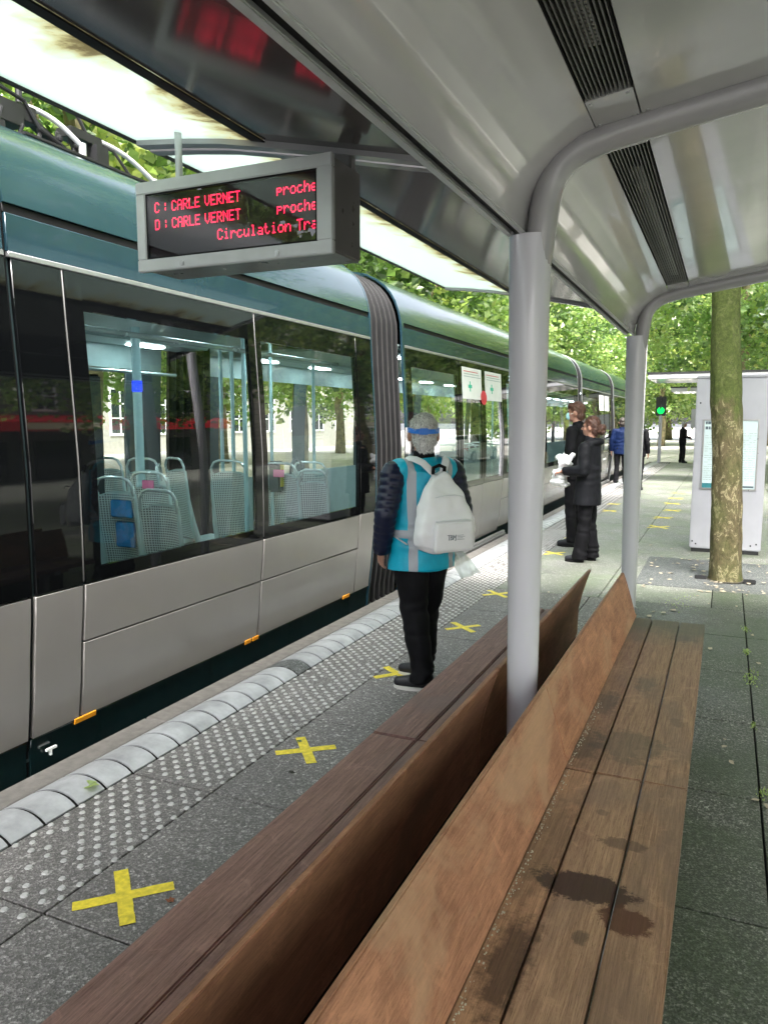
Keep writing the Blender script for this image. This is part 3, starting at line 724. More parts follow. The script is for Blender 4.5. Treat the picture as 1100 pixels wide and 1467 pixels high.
tl = [(-1.742, 1.777, 'largest and nearest yellow tape cross, left of the purplish bench'),
      (-1.760, 3.000, 'yellow tape cross with a soiled green tip, second from the camera'),
      (-1.797, 4.195, 'yellow tape cross half under the shoes of the man in the cyan vest'),
      (-1.764, 5.384, 'yellow tape cross on the ground just right of the cyan vest man\'s knees'),
      (-1.837, 6.591, 'yellow tape cross cut off by the left edge of the nearest white post'),
      (-1.805, 8.950, 'thin yellow tape cross just right of the nearest post, in front of the woman\'s shoes'),
      (-1.819, 10.12, 'small yellow tape cross beside the shoes of the woman with auburn hair'),
      (-1.868, 11.30, 'small yellow tape cross behind the legs of the masked man'),
      (-1.820, 13.69, 'distant yellow tape cross just left of the second post'),
      (-1.898, 14.87, 'farthest yellow tape cross of the row left of the second post'),
      (-.864, 11.88, 'nearest yellow tape mark of the row beyond the posts, left of the kiosk'),
      (-.886, 13.06, 'second yellow tape mark from the kiosk base, in the row left of the kiosk'),
      (-.817, 14.21, 'third yellow tape mark in the row left of the kiosk'),
      (-.892, 15.41, 'fourth yellow tape mark in the row left of the kiosk'),
      (-.894, 16.51, 'fifth yellow tape mark in the row left of the kiosk'),
      (-.897, 17.77, 'farthest yellow tape mark in the row left of the kiosk')]
for n, (x, y, lab) in enumerate(tl):
    tape(x, y, random.uniform(-.12, .12) if n else .0, lab, 1.0 if n < 10 else 1.25, n)

# =================================================================== LEAVES ON THE GROUND
def leaf(x, y, z, s, rz, mat, label, seed=1, cat='leaf'):
    rnd = random.Random(seed); mb = MB(); n = 10; pts = []
    for j in range(n):
        a = 2 * math.pi * j / n; r_ = s * (1 if j % 2 == 0 else .62) * rnd.uniform(.8, 1.1)
        pts.append((x + math.cos(a + rz) * r_, y + math.sin(a + rz) * r_ * .7, z + rnd.uniform(.003, .018) * s / .06))
    mb.add([(x, y, z + .004)] + pts, [(0, 1 + j, 1 + (j + 1) % n) for j in range(n)])
    o = mb.build('fallen_leaf', mat); return tag(o, label, cat)
leaf(-2.395, 2.27, .022, .062, .3, M['leaf_b'], 'bright green leaf lying on the white platform edge tiles', 3)
leaf(-1.585, 1.82, .001, .020, .9, pbr('leaf_brown', (.20, .07, .03), .8), 'small reddish brown leaf beside the nearest tape cross', 5)
leaf(-1.70, 2.77, .001, .020, .2, pbr('leaf_dark', (.03, .03, .02), .8), 'dark leaf scrap below the second tape cross', 6)
leaf(-1.835, 3.065, .004, .020, 1.2, M['leaf_c'], 'dark green leaf on the tip of the second tape cross', 8)
mb = MB(); rm = random.Random(21)
for (cx, cy, n_, sp) in ((.205, 5.02, 90, .05), (.20, 4.2, 30, .02), (.20, 6.2, 40, .03), (.21, 3.42, 30, .02), (-.30, 6.9, 60, .12), (.9, 7.1, 50, .06), (.195, 5.6, 60, .02)):
    for k in range(n_):
        x, yy = cx + rm.gauss(0, sp * .5), cy + rm.gauss(0, sp * 1.5); s = rm.uniform(.006, .014); an = rm.uniform(0, 6.28); h_ = rm.uniform(.004, .016)
        mb.add([(x - math.cos(an) * s * .4, yy - math.sin(an) * s * .4, .0), (x + math.cos(an) * s * .4, yy + math.sin(an) * s * .4, .0), (x + s * .6 * math.sin(an), yy + s * .5 * math.cos(an), h_)], [(0, 1, 2)])
o = mb.build('moss', M['leaf_b']); tag(o, kind='stuff')
lp = pbr('leaf_litter', (.40, .34, .26), .8, var=.4)
mb = MB(); rnd = random.Random(11)
for k in range(150):
    x = rnd.uniform(-.7, .5) if k < 80 else rnd.uniform(-1.7, .9); yy = rnd.uniform(7.4, 9.3) if k < 80 else rnd.uniform(5.2, 14)
    if k > 125: x, yy = rnd.uniform(0, 1.0), rnd.uniform(2.2, 6.5)
    s = rnd.uniform(.010, .035); a = rnd.uniform(0, 6.28); z = .006
    mb.add([(x + math.cos(a + q) * s * (1 if i % 2 else .6), yy + math.sin(a + q) * s, z + rnd.uniform(0, .01)) for i, q in enumerate((0, 1.2, 2.4, 3.6, 4.8))], [(0, 1, 2, 3, 4)])
o = mb.build('leaf_litter', lp); tag(o, kind='stuff')
mb = MB()
for k in range(260):
    yy = rnd.uniform(1.0, 3.0); x = -.418 + abs(rnd.gauss(0, .008)); s = rnd.uniform(.0012, .0035)
    mb.box((x, yy, .4515), (x + s, yy + s * rnd.uniform(.6, 2), .4530))
o = mb.build('seat_crumbs', pbr('crumbs', (.62, .60, .48), .8)); tag(o, kind='stuff')

# =================================================================== TRAM
TR = thing('tram', 'long green and grey tram with black windows standing at the platform', 'tram', (-4.0, 2.4, -.29))
PRO = [(-.22, -2.895), (.02, -2.885), (.09, -2.872), (.30, -2.846), (.50, -2.829), (.66, -2.811), (.78, -2.802), (1.00, -2.799), (1.35, -2.800), (1.60, -2.812), (1.80, -2.823), (2.05, -2.839), (2.28, -2.851), (2.46, -2.858), (2.50, -2.862), (2.60, -2.884),
       (2.70, -2.922), (2.78, -2.972), (2.85, -3.035), (2.91, -3.120), (2.96, -3.215), (3.00, -3.330), (3.03, -3.50), (3.05, -3.75), (3.055, -4.0)]
def PX(z):
    for (a, xa), (b, xb) in zip(PRO, PRO[1:]):
        if z <= b: t = max(0, (z - a) / (b - a)); return xa + (xb - xa) * t
    return PRO[-1][1]
def zlist(z0, z1):
    return sorted(set([z0, z1] + [p[0] for p in PRO if z0 + .004 < p[0] < z1 - .004]))
def shell(mb, y0, y1, z0, z1, out=0.0, t=.022, mi=0, far=False, ks=1):
    zs = zlist(z0, z1); prof = []
    for i, z in enumerate(zs):
        a = zs[max(i - 1, 0)]; b = zs[min(i + 1, len(zs) - 1)]
        tx, tz = PX(b) - PX(a), b - a; L = math.hypot(tx, tz); nx, nz = tz / L, -tx / L
        prof.append((PX(z), z, nx, nz))
    o = [(p[0] + p[2] * out, p[1] + p[3] * out) for p in prof]; i_ = [(p[0] + p[2] * (out - t), p[1] + p[3] * (out - t)) for p in prof]
    pr = o + i_[::-1]
    if far: pr = [(-8.0 - p[0], p[1]) for p in pr]
    mb.sweepy(pr, [y0 + (y1 - y0) * k / ks for k in range(ks + 1)], mi, closed=True)
    return mb
def part(y0, y1, z0, z1, name, mat, out=0.0, t=.022, bevel=.003, far=False, parent=None, label=None):
    o = shell(MB(), y0, y1, z0, z1, out, t, 0, far).build(name, mat, parent or TR, smooth=True, bevel=bevel, seg=1, label=label)
    return o
G = .005
def window(y0, y1, wy0, wy1, wz0=.85, wz1=2.09, name='window', far=False, z0=.78, z1=2.262):
    mb = MB()
    shell(mb, y0 + G, wy0, z0, z1, far=far); shell(mb, wy1, y1 - G, z0, z1, far=far)
    shell(mb, wy0 + .0004, wy1 - .0004, z0, wz0, far=far); shell(mb, wy0 + .0004, wy1 - .0004, wz1, z1, far=far)
    f = mb.build(name, M['black_glass'], TR, smooth=True)
    shell(MB(), wy0 - .004, wy1 + .004, wz0 - .004, wz1 + .004, out=-.004, t=.001, far=far)
    zs = zlist(wz0 - .004, wz1 + .004); sgn = -1 if far else 1
    g = MB(); pr = [((PX(z) - .004), z) for z in zs]
    if far: pr = [(-8 - p[0], p[1]) for p in pr]
    g.sweepy(pr, [wy0 - .004, (wy0 + wy1) / 2, wy1 + .004]).build('glass', M['tram_glass'], f, smooth=True)
    return f
def roof(y0, y1):
    part(y0, y1, 2.290, 2.452, 'cant_rail', M['teal_band'])
    part(y0, y1, 2.4525, 2.4955, 'rain_gutter', M['black_rubber'], out=-.012)
    mb = MB(); shell(mb, y0, y1, 2.496, 3.055, t=.03, ks=4); shell(mb, y0, y1, 2.496, 3.055, t=.03, far=True, ks=1)
    mb.build('roof', M['teal_paint'], TR, smooth=True)
    part(y0, y1, 2.264, 2.289, 'trim_strip', M['alu'], out=.004)
def lower(y0, y1, split=True):
    if split:
        part(y0 + G, y1 - G, .092, .480, 'side_panel', M['silver_paint']); part(y0 + G, y1 - G, .488, .772, 'side_panel', M['silver_paint'])
    else: part(y0 + G, y1 - G, .092, .772, 'side_panel', M['silver_paint'])
def lining(y0, y1, wins=()):
    mb = MB(); shell(mb, y0, y1, -.2, .82, out=-.028, t=.01); shell(mb, y0, y1, 2.12, 2.50, out=-.028, t=.01)
    yy = y0
    for (a, b) in sorted(wins) + [(y1, y1)]:
        if a - yy > .01: shell(mb, yy, a, .8203, 2.1197, out=-.028, t=.01)
        yy = b
    mb.build('inner_lining', M['interior_dark'], TR, smooth=True)
def farside(y0, y1, wins):
    part(y0, y1, -.2, .90, 'far_side_panel', M['interior_teal'], far=True); part(y0, y1, 2.05, 2.495, 'far_side_panel', M['interior_teal'], far=True)
    yy = y0
    for (a, b) in wins + [(y1, y1)]:
        if a - yy > .01: part(yy, a, .9005, 2.0495, 'far_pillar', M['interior_dark'], far=True)
        yy = b
def skirt(y0, y1): part(y0, y1, -.20, .086, 'skirt', M['teal_dark'], out=-.006)

# rear section beyond the left edge of the picture
part(-6, 2.380, .78, 2.262, 'end_glazing', M['black_glass']); part(-6, 2.380, .092, .772, 'side_panel', M['silver_paint']); skirt(-6, 2.380); lining(-6, 2.37); roof(-6, 2.378)
for zz in ((-.2, 2.49),): part(2.3805, 2.3995, zz[0], zz[1], 'joint_seal', M['black_rubber'], out=-.014)
# middle section with the two big windows
part(2.41, 2.682, .78, 2.262, 'pillar_glazing', M['black_glass']); lower(2.40, 2.687, False)
window(2.693, 4.255, 2.80, 4.175); lower(2.693, 4.255); window(4.262, 5.735, 4.32, 5.70); lower(4.262, 5.735)
part(5.745, 6.04, .78, 2.262, 'pillar_glazing', M['black_glass']); lower(5.74, 6.04, False)
part(2.6850, 2.6915, .79, 2.262, 'vertical_trim', M['trim_grey'], out=.002); part(4.2555, 4.2620, .79, 2.262, 'vertical_trim', M['trim_grey'], out=.002)
skirt(2.40, 6.04); roof(2.40, 6.04); lining(2.37, 6.04, [(2.78, 4.19), (4.30, 5.72)])
for (a, b, z) in [(2.65, 2.79, .070), (4.11, 4.18, .075), (4.20, 4.27, .075), (5.53, 5.65, .078)]:
    shell(MB(), a, b, z, z + .028, out=.006, t=.008).build('reflector', M['orange_reflector'], TR, bevel=.002, seg=1)
MB().box((-2.874, 2.47, .005), (-2.862, 2.53, .016)).box((-2.874, 2.49, -.02), (-2.862, 2.50, .0048)).build('jack_point', M['paper'], TR)
def bellows(y0, y1, n):
    mb = MB(); zs = [p[0] for p in PRO if p[0] >= .02]; zs = [-.15] + zs
    prevs = None; N_ = 0
    step = (y1 - y0) / n
    rings = []
    for k in range(n):
        a = y0 + k * step
        rings += [(a + .02 * step, -.10, 0), (a + .30 * step, -.045, 0), (a + .34 * step, -.033, 1), (a + .66 * step, -.033, 1), (a + .70 * step, -.045, 0), (a + .98 * step, -.10, 0)]
    vs_ = []; half = [(PX(z), z) for z in zs]
    full = half + [(-8 - p[0], p[1]) for p in half[::-1][1:]]
    for (yy, d, _) in rings:
        for (x, z) in full:
            cx, cz_ = -4.0, 1.4; vx, vz = x - cx, z - cz_; L = math.hypot(vx, vz); vs_.append((x + vx / L * d, yy, z + vz / L * d))
    W = len(full); b0 = len(mb.v); mb.v += vs_
    for r_ in range(len(rings) - 1):
        mi = 1 if rings[r_][2] and rings[r_ + 1][2] else 0
        for j in range(W - 1):
            mb.f.append([b0 + r_ * W + j, b0 + r_ * W + j + 1, b0 + (r_ + 1) * W + j + 1, b0 + (r_ + 1) * W + j]); mb.m.append(mi)
    return mb.build('bellows', [M['bellows_dark'], M['bellows_edge']], TR, smooth=True)
bellows(6.07, 6.74, 6)
part(6.045, 6.062, -.1, 2.96, 'end_frame', M['teal_band'], out=.004); part(6.745, 6.80, -.1, 2.98, 'end_frame', M['teal_band'], out=.005)
# third section: window, double door, windows
def door(y0, y1, posters=True):
    ym = (y0 + y1) / 2
    for (a, b, lab) in ((y0, ym, None), (ym, y1, None)):
        d = window(a, b, a + .09, b - .09, .85, 2.09, 'door')
        shell(MB(), a + G, b - G, .05, .774, out=-.004).build('lower_panel', M['silver_paint'], d, smooth=True, bevel=.003, seg=1)
        if posters:
            pp = shell(MB(), a + .10, b - .06, 1.83, 2.20, out=.003, t=.002).build('notice', M['paper'], d)
            shell(MB(), (a + b) / 2 - .14, (a + b) / 2 + .0, 1.96, 2.00, out=.005, t=.0015).build('cross_mark', M['green_print'], pp)
            shell(MB(), (a + b) / 2 - .085, (a + b) / 2 - .055, 1.92, 2.04, out=.0055, t=.0025).build('cross_mark', M['green_print'], pp)
            for q in range(3): shell(MB(), a + .16, b - .2 + .05 * q, 2.15 - .03 * q, 2.158 - .03 * q, out=.005, t=.0015).build('text_line', M['red_print'] if q == 0 else M['ink_light'], pp)
    MB().box((-2.815, y0 - .1, -.03), (-2.775, y1 + .1, .012)).box((-2.83, y0 - .1, .014), (-2.79, y1 + .1, .045)).build('door_sill', M['alu'], TR, bevel=.004)
window(6.80, 8.40, 6.95, 8.30); lower(6.80, 8.40, False); door(8.41, 10.25)
# round red mark across the two door notices
mb = MB(); n = 24; vv = [(PX(1.86 + .09 * math.sin(a)) + .0085, 9.33 + .13 * math.cos(a), 1.86 + .09 * math.sin(a)) for a in [2 * math.pi * j / n for j in range(n)]]
mb.add(vv, [tuple(range(n))]); mb.build('round_sticker', M['red_print'], TR)
window(10.26, 12.85, 10.45, 12.70); lower(10.26, 12.85); window(12.86, 16.05, 13.0, 15.9); lower(12.86, 16.05)
skirt(6.80, 16.05); roof(6.80, 16.05); lining(6.80, 16.05, [(6.93, 8.32), (8.49, 9.25), (9.41, 10.17), (10.43, 12.72), (12.98, 15.92)])
bellows(16.07, 16.55, 4); part(16.05, 16.065, -.1, 2.96, 'end_frame', M['alu'], out=.003); part(16.56, 16.585, -.1, 2.98, 'end_frame', M['alu'], out=.003)
window(16.60, 18.8, 16.75, 18.65); lower(16.60, 18.8, False); door(18.81, 20.6); skirt(16.60, 20.9); roof(16.60, 20.9); lining(16.6, 20.9, [(16.73, 18.67), (18.88, 19.6), (19.78, 20.5)])
part(20.61, 20.9, .092, 2.262, 'pillar_glazing', M['black_glass'])
bellows(20.92, 21.5, 5); part(21.5, 21.53, -.1, 2.98, 'end_frame', M['alu'], out=.003)
window(21.54, 25, 21.7, 24.85); lower(21.54, 25); window(25, 30, 25.15, 29.8); lower(25, 30); skirt(21.54, 30); roof(21.54, 30); lining(21.54, 30, [(21.68, 24.87), (25.13, 29.82)])
# far side, floor, ceiling and ends
farside(-6, 6.04, [(2.55, 4.35), (4.62, 5.55)]); farside(6.80, 16.05, [(7.0, 8.6), (8.9, 10.4), (10.7, 12.8), (13.1, 15.8)])
farside(16.6, 20.9, [(16.9, 18.6), (18.9, 20.4)]); farside(21.54, 30, [(21.8, 24.8), (25.2, 29.5)])
for (a, b, c, d) in ((-5.9, 2.34, 0, 0), (2.36, 6.04, 0, 0), (6.80, 16.05, 0, 0), (16.6, 20.9, 0, 0), (21.54, 29.9, 0, 0)):
    MB().box((-5.16, a, -.02), (-2.90, b, .02)).build('floor', M['interior_dark'], TR)
    MB().box((-5.12, a, 2.27), (-2.905, b, 2.30)).box((-3.45, a, 2.235), (-3.05, b, 2.2695)).box((-4.95, a, 2.235), (-4.55, b, 2.2695)).build('inner_ceiling', M['interior_teal'], TR, bevel=.012)
    yy = a + .35
    while yy < b - .7 and b > 0:
        MB().box((-3.30, yy, 2.222), (-3.18, yy + .38, 2.2345)).build('ceiling_lamp', M['lamp_white'], TR, bevel=.005)
        MB().box((-4.82, yy, 2.222), (-4.70, yy + .38, 2.2345)).build('ceiling_lamp', M['lamp_white'], TR, bevel=.005); yy += 1.25
MB().box((-5.16, 2.36, .0205), (-2.90, 2.40, 2.26)).build('partition', M['interior_dark'], TR)
MB().box((-5.1, -6, -.2), (-2.9, -5.95, 3.0)).box((-5.1, 29.95, -.2), (-2.9, 30, 3.0)).build('end_wall', M['teal_dark'], TR)
for (x, yy) in ((-3.35, 2.95), (-3.35, 3.95), (-3.35, 4.6)):
    MB().box((x - .05, yy, 2.205), (x + .05, yy + .05, 2.2265)).build('blue_lamp', M['lamp_blue'], TR, bevel=.004)
def pole(x, yy, z0=.02, z1=2.25, r=.019, band=False):
    p = MB().tube([(x, yy, z0), (x, yy, z1)], r, 14).build('grab_pole', M['pole_teal'], TR, smooth=True)
    if band: MB().tube([(x, yy, 1.78), (x, yy, 1.86)], r + .004, 14).build('band', M['lamp_blue'], p, smooth=True)
pole(-4.0, 4.43, r=.034, band=True); pole(-3.55, 5.15); pole(-4.2, 5.9); pole(-3.6, 5.62, r=.015); pole(-4.4, 6.0); pole(-3.5, 8.0); pole(-4.3, 7.6); pole(-3.6, 13.4); pole(-4.2, 14.5)
mb = MB(); mb.tube([(-3.1, 2.7, 2.05), (-3.1, 5.9, 2.05)], .016, 10); mb.tube([(-4.85, 2.7, 2.0), (-4.85, 5.9, 2.0)], .016, 10).build('handrail', M['seat_rail'], TR, smooth=True)
# dark door frame with rounded corners on the far side, seen through the first window
MB().box((-5.12, 4.37, .0), (-5.08, 4.60, 2.04)).box((-4.80, 4.60, .02), (-4.76, 4.86, 1.95)).build('door_gasket', M['door_green'], TR, bevel=.03)
mb = MB(); mb.box((-3.62, 5.58, .95), (-3.50, 5.66, 1.22)); v_ = mb.build('ticket_validator', M['interior_dark'], TR, bevel=.015)
MB().box((-3.499, 5.59, 1.0), (-3.492, 5.64, 1.20)).build('yellow_plate', M['yellow_print'], v_)
mb = MB(); mb.tube([(-3.45 + .0 * k, 5.78 + .10 * math.cos(2 * math.pi * k / 20), 1.12 + .12 * math.sin(2 * math.pi * k / 20)) for k in range(21)], .011, 8, ref=(1, 0, 0)).build('ring_handle', M['interior_dark'], TR, smooth=True)
MB().box((-4.05, 3.76, 1.27), (-3.93, 3.765, 1.40)).build('notice', M['paper'], TR)
for q in range(2): MB().box((-4.035 + .052 * q, 3.757, 1.31), (-3.99 + .052 * q, 3.7595, 1.37)).build('notice_mark', M['ink'], TR)
# seats
def seat(x, yy, zt, wd=.34, rz=0.0, blue=False, pink=False):
    wd *= 1.12; h = .62; z0 = zt - .10 - h
    Mx = Matrix.Translation((x, yy, z0)) @ Matrix.Rotation(rz, 4, 'Z')
    def T(mb): mb.v = [tuple(Mx @ Vector(p)) for p in mb.v]; return mb
    # shell: curved back (open towards the rear as mesh), seat pan, side wings
    mb = MB(); w2 = wd / 2
    pr = [(.00, h), (.02, h * .6), (.05, .18), (.09, .02), (.20, -.03), (.42, -.01)]
    vs_ = []; fs = []
    xs = [-w2, -w2 * .55, 0, w2 * .55, w2]
    for i, (py_, pz) in enumerate(pr):
        for x_ in xs:
            bow = .05 * (1 - (x_ / w2) ** 2); narrow = 1.0 - .12 * (pz / h if pz > 0 else 0)
            vs_.append((x_ * narrow, py_ + bow * (1 if pz > .1 else .2), pz + (0 if i else -.03 * (abs(x_) / w2) ** 3)))
    n = len(xs)
    for i in range(len(pr) - 1):
        for j in range(n - 1): fs.append((i * n + j, i * n + j + 1, (i + 1) * n + j + 1, (i + 1) * n + j))
    front = [(p[0], p[1] + .02, p[2] + .012) for p in vs_]; N_ = len(vs_)
    mb.add(vs_, fs, 0); mb.add(front, fs, 1)
    for sx in (-1, 1):
        a = [(sx * w2 * (1 - .12 * max(0, p[1] / h)), p[0], p[1]) for p in pr[:-1]]
        mb.tube([(q[0], q[1] + .012, q[2]) for q in a], [.012, .016, .026, .032, .03], 8, 1)
    s = T(mb).build('seat', [M['seat_mesh'] if not pink or True else M['seat_shell'], M['seat_shell']], TR, smooth=True)
    mb = MB(); ww = w2 * .88
    mb.tube([(-ww, .012, h - .04), (-ww, .0, h + .04), (-ww * .8, -.005, h + .09), (-ww * .5, -.005, h + .105), (ww * .5, -.005, h + .105), (ww * .8, -.005, h + .09), (ww, .0, h + .04), (ww, .012, h - .04)], .011, 8, ref=(0, 1, 0))
    T(mb).build('head_rail', M['seat_rail'], s, smooth=True)
    mb = MB(); mb.box((-w2 * .8, .04, -.30), (w2 * .8, .34, -.05)); T(mb).build('seat_base', M['interior_teal'], s, bevel=.03)
    if blue:  # two thin blue patches set into the seat back
        mb = MB(); mb.box((-.055, .012, h * .74), (w2 * .78, .030, h * .93)); T(mb).build('blue_patch', M['seat_blue'], s, bevel=.012)
        mb = MB(); mb.box((-.02, .016, h * .42), (w2 * .84, .034, h * .70)); T(mb).build('blue_patch', M['seat_blue'], s, bevel=.016)
    if pink:
        mb = MB(); mb.box((-.055, -.016, h - .015), (.055, -.010, h + .05)); T(mb).build('pink_tag', M['pink_tag'], s, bevel=.003)
    return s
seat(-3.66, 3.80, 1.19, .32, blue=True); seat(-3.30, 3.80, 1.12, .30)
seat(-3.84, 4.34, 1.185, .34, pink=True); seat(-4.80, 4.9, 1.25, .34); seat(-4.40, 4.9, 1.25, .34); seat(-4.36, 5.25, 1.24, .36, rz=R(-25)); seat(-4.02, 4.66, 1.22, .30, rz=R(-55))
seat(-3.92, 5.42, 1.22, .36); seat(-3.50, 5.58, 1.20, .34, pink=True); seat(-3.44, 6.0, 1.19, .34); seat(-3.10, 5.45, 1.16, .26)
for k in range(5): seat(-3.4, 11 + .85 * k, 1.2, .4); seat(-3.9, 11 + .85 * k, 1.2, .4)
for k in range(4): seat(-3.4, 22 + .85 * k, 1.2, .4)
# roof gear near the left edge
mb = MB()
mb.box((-3.60, 2.72, 3.055), (-3.50, 2.98, 3.12)).box((-3.64, 2.90, 3.12), (-3.50, 3.10, 3.235)).box((-3.60, 3.08, 3.17), (-3.52, 3.20, 3.255)).box((-3.57, 3.16, 3.05), (-3.47, 3.50, 3.085)).box((-3.62, 3.42, 3.19), (-3.50, 3.66, 3.245)).box((-3.55, 3.58, 3.055), (-3.47, 3.68, 3.19))
mb.box((-3.42, 3.0, 3.040), (-3.385, 5.9, 3.058)).obox((-3.56, 3.28, 3.16), (.05, .34, .04), Matrix.Rotation(R(-22), 3, 'X')).obox((-3.55, 3.50, 3.13), (.03, .04, .17), Matrix.Rotation(R(25), 3, 'X'))
for k in range(7):
    yy = 2.8 + .13 * k; mb.tube([(-3.52, yy, 3.05), (-3.52 + .02 * math.sin(k), yy + .03, 3.16 + .03 * math.sin(k * 2))], .012, 8); mb.ball((-3.52, yy + .03, 3.15), .022, 8, 6)
mb.tube([(-3.52, 2.8, 3.20), (-3.50, 2.95, 3.28), (-3.52, 3.12, 3.27), (-3.5, 3.2, 3.15), (-3.49, 3.35, 3.10)], .012, 8); mb.tube([(-3.56, 3.60, 3.245), (-3.50, 3.75, 3.20), (-3.46, 3.85, 3.07)], .010, 8)
mb.tube([(-3.58, 3.14, 3.25), (-3.58, 3.14, 3.75)], .018, 10)
mb.build('pantograph_base', M['black_metal'], TR, bevel=.005)
for (a, b) in (((-3.56, 3.16, 3.265), (-3.44, 3.44, 3.12)), ((-3.54, 3.64, 3.24), (-3.44, 4.04, 3.09))):
    a = Vector(a); b = Vector(b); mb = MB(); pts = [a + (b - a) * t + Vector((0, 0, .035 * math.sin(math.pi * t))) for t in [i / 8 for i in range(9)]]
    mb.tube(pts, .015, 12); mb.tube([b + Vector((0, 0, .02)), b - Vector((0, 0, .05))], .021, 12); mb.build('cable_arm', M['sign_frame'], TR, smooth=True)
mb = MB(); mb.tube([(-3.60, 2.9, 3.76), (-3.56, 3.35, 3.55), (-3.55, 3.60, 3.24)], .010, 8).build('pantograph_arm', M['black_metal'], TR, smooth=True)

# =================================================================== KIOSK, FAR SHELTER, SIGNAL, CAR
KX0, KX1, KY, KZ = -.350, .425, 9.76, 2.10
KI = thing('ticket_kiosk', 'tall pale grey kiosk with glazed information posters behind the mossy tree trunk', 'kiosk', ((KX0 + KX1) / 2, KY, 0))
MB().box((KX0, KY + .012, .045), (KX1, KY + .62, KZ - .035)).build('cabinet', M['kiosk_grey'], KI, bevel=.012)
MB().box((KX0 - .004, KY + .004, KZ - .034), (KX1 + .004, KY + .63, KZ)).build('top_cap', M['kiosk_grey'], KI, bevel=.008)
MB().box((KX0 + .02, KY + .03, 0), (KX1 - .02, KY + .60, .0449)).build('plinth', M['black_metal'], KI)
px0, px1, pz0, pz1 = -.262, .342, .76, 1.59
mb = MB(); mb.box((px0, KY, pz0), (px1, KY + .0118, pz0 + .018)).box((px0, KY, pz1 - .018), (px1, KY + .0118, pz1)).box((px0, KY + .0004, pz0 + .018), (px0 + .018, KY + .0114, pz1 - .018)).box((px1 - .018, KY + .0004, pz0 + .018), (px1, KY + .0114, pz1 - .018))
mb.build('poster_frame', M['steel'], KI)
po = MB().box((px0 + .018, KY + .008, pz0 + .018), (px1 - .018, KY + .0115, pz1 - .018)).build('poster', M['paper_blue'], KI)
r5 = random.Random(5)
MB().box((px0 + .02, KY + .0062, pz0 + .02), (px0 + .19, KY + .0078, pz0 + .075)).build('teal_footer', M['teal_print'], po)
mb = MB()
for (x, ww) in ((px0 + .03, .02), (px0 + .055, .03), (px0 + .09, .016), (px0 + .112, .03), (px0 + .15, .02)): mb.box((x, KY + .0062, pz1 - .06), (x + ww, KY + .0078, pz1 - .028))
for (x, ww) in ((px0 + .03, .028), (px0 + .064, .02), (px0 + .09, .03), (px0 + .125, .02)): mb.box((x, KY + .0062, pz1 - .12), (x + ww, KY + .0078, pz1 - .085))
mb.box((px1 - .20, KY + .0062, pz0 + .03), (px1 - .03, KY + .0078, pz0 + .052)); mb.build('heading', M['ink'], po)
mb = MB()
for k in range(22):
    z = pz1 - .17 - .026 * k
    for (a, b) in ((px0 + .03, -.02), (.06, px1 - .03)):
        x = a
        while x < b:
            ww = r5.uniform(.01, .05); 
            if r5.random() < .72: mb.box((x, KY + .0062, z), (min(x + ww, b), KY + .0078, z + .006))
            x += ww + .008
mb.build('text_lines', M['ink_light'], po)
for (x, z) in ((KX0 + .03, .13), (KX0 + .07, .10), (KX1 - .05, .13), (KX1 - .11, .11), (KX0 + .05, 1.78)):
    MB().tube([(x, KY + .006, z), (x, KY + .0125, z)], .010, 10).build('rivet', M['black_metal'], KI)

def far_shelter(loc, label, grp):
    x, y, z = loc; t = thing('distant_shelter', label, 'shelter', loc, group=grp)
    MB().box((x - 1.1, y, 2.60), (x + 2.0, y + 2.2, 2.73)).build('roof', M['white_paint'], t, bevel=.02)
    MB().box((x - 1.12, y - .02, 2.731), (x + 2.02, y + 2.22, 2.77)).build('roof_edge', M['black_metal'], t)
    for q in (.3, 1.9): MB().tube([(x + .75, y + q, 0), (x + .75, y + q, 2.60)], .06, 12).build('post', M['white_paint'], t, smooth=True)
far_shelter((-.75, 20.0, 0), 'flat white roofed shelter just behind the kiosk', 'flat shelters farther along the platform')
far_shelter((-.75, 28.5, 0), 'farthest flat white shelter roof, seen under the nearer one left of the kiosk', 'flat shelters farther along the platform')
SL = thing('tram_signal', 'grey signal post with a lit green lamp at the far end of the platform', 'traffic light', (-2.32, 30.7, 0))
MB().tube([(-2.32, 30.7, 0), (-2.32, 30.7, 1.80)], .065, 14).build('pole', M['kiosk_grey'], SL, smooth=True)
hb = MB().box((-2.50, 30.62, 1.78), (-2.14, 30.84, 2.50)).build('lamp_housing', M['black_metal'], SL, bevel=.03)
MB().ball((-2.32, 30.62, 1.98), (.13, .04, .13), 16, 8).build('green_lamp', M['green_lamp'], hb, smooth=True)
for zz in (1.98, 2.30):
    MB().tube([(-2.32, 30.63, zz + .135), (-2.32, 30.52, zz + .145)], .10, 14, ell=.3).build('visor', M['black_metal'], hb)
SB = thing('notice_cabinet', 'small grey cabinet on a post beside the far man in a dark suit', 'cabinet', (-1.02, 32.0, 0))
MB().box((-1.30, 31.9, 1.32), (-.80, 32.1, 2.05)).build('cabinet_box', M['kiosk_grey'], SB, bevel=.02)
MB().tube([(-1.02, 32.0, -.1), (-1.02, 32.0, 1.32)], .04, 10).build('pole', M['steel'], SB, smooth=True)

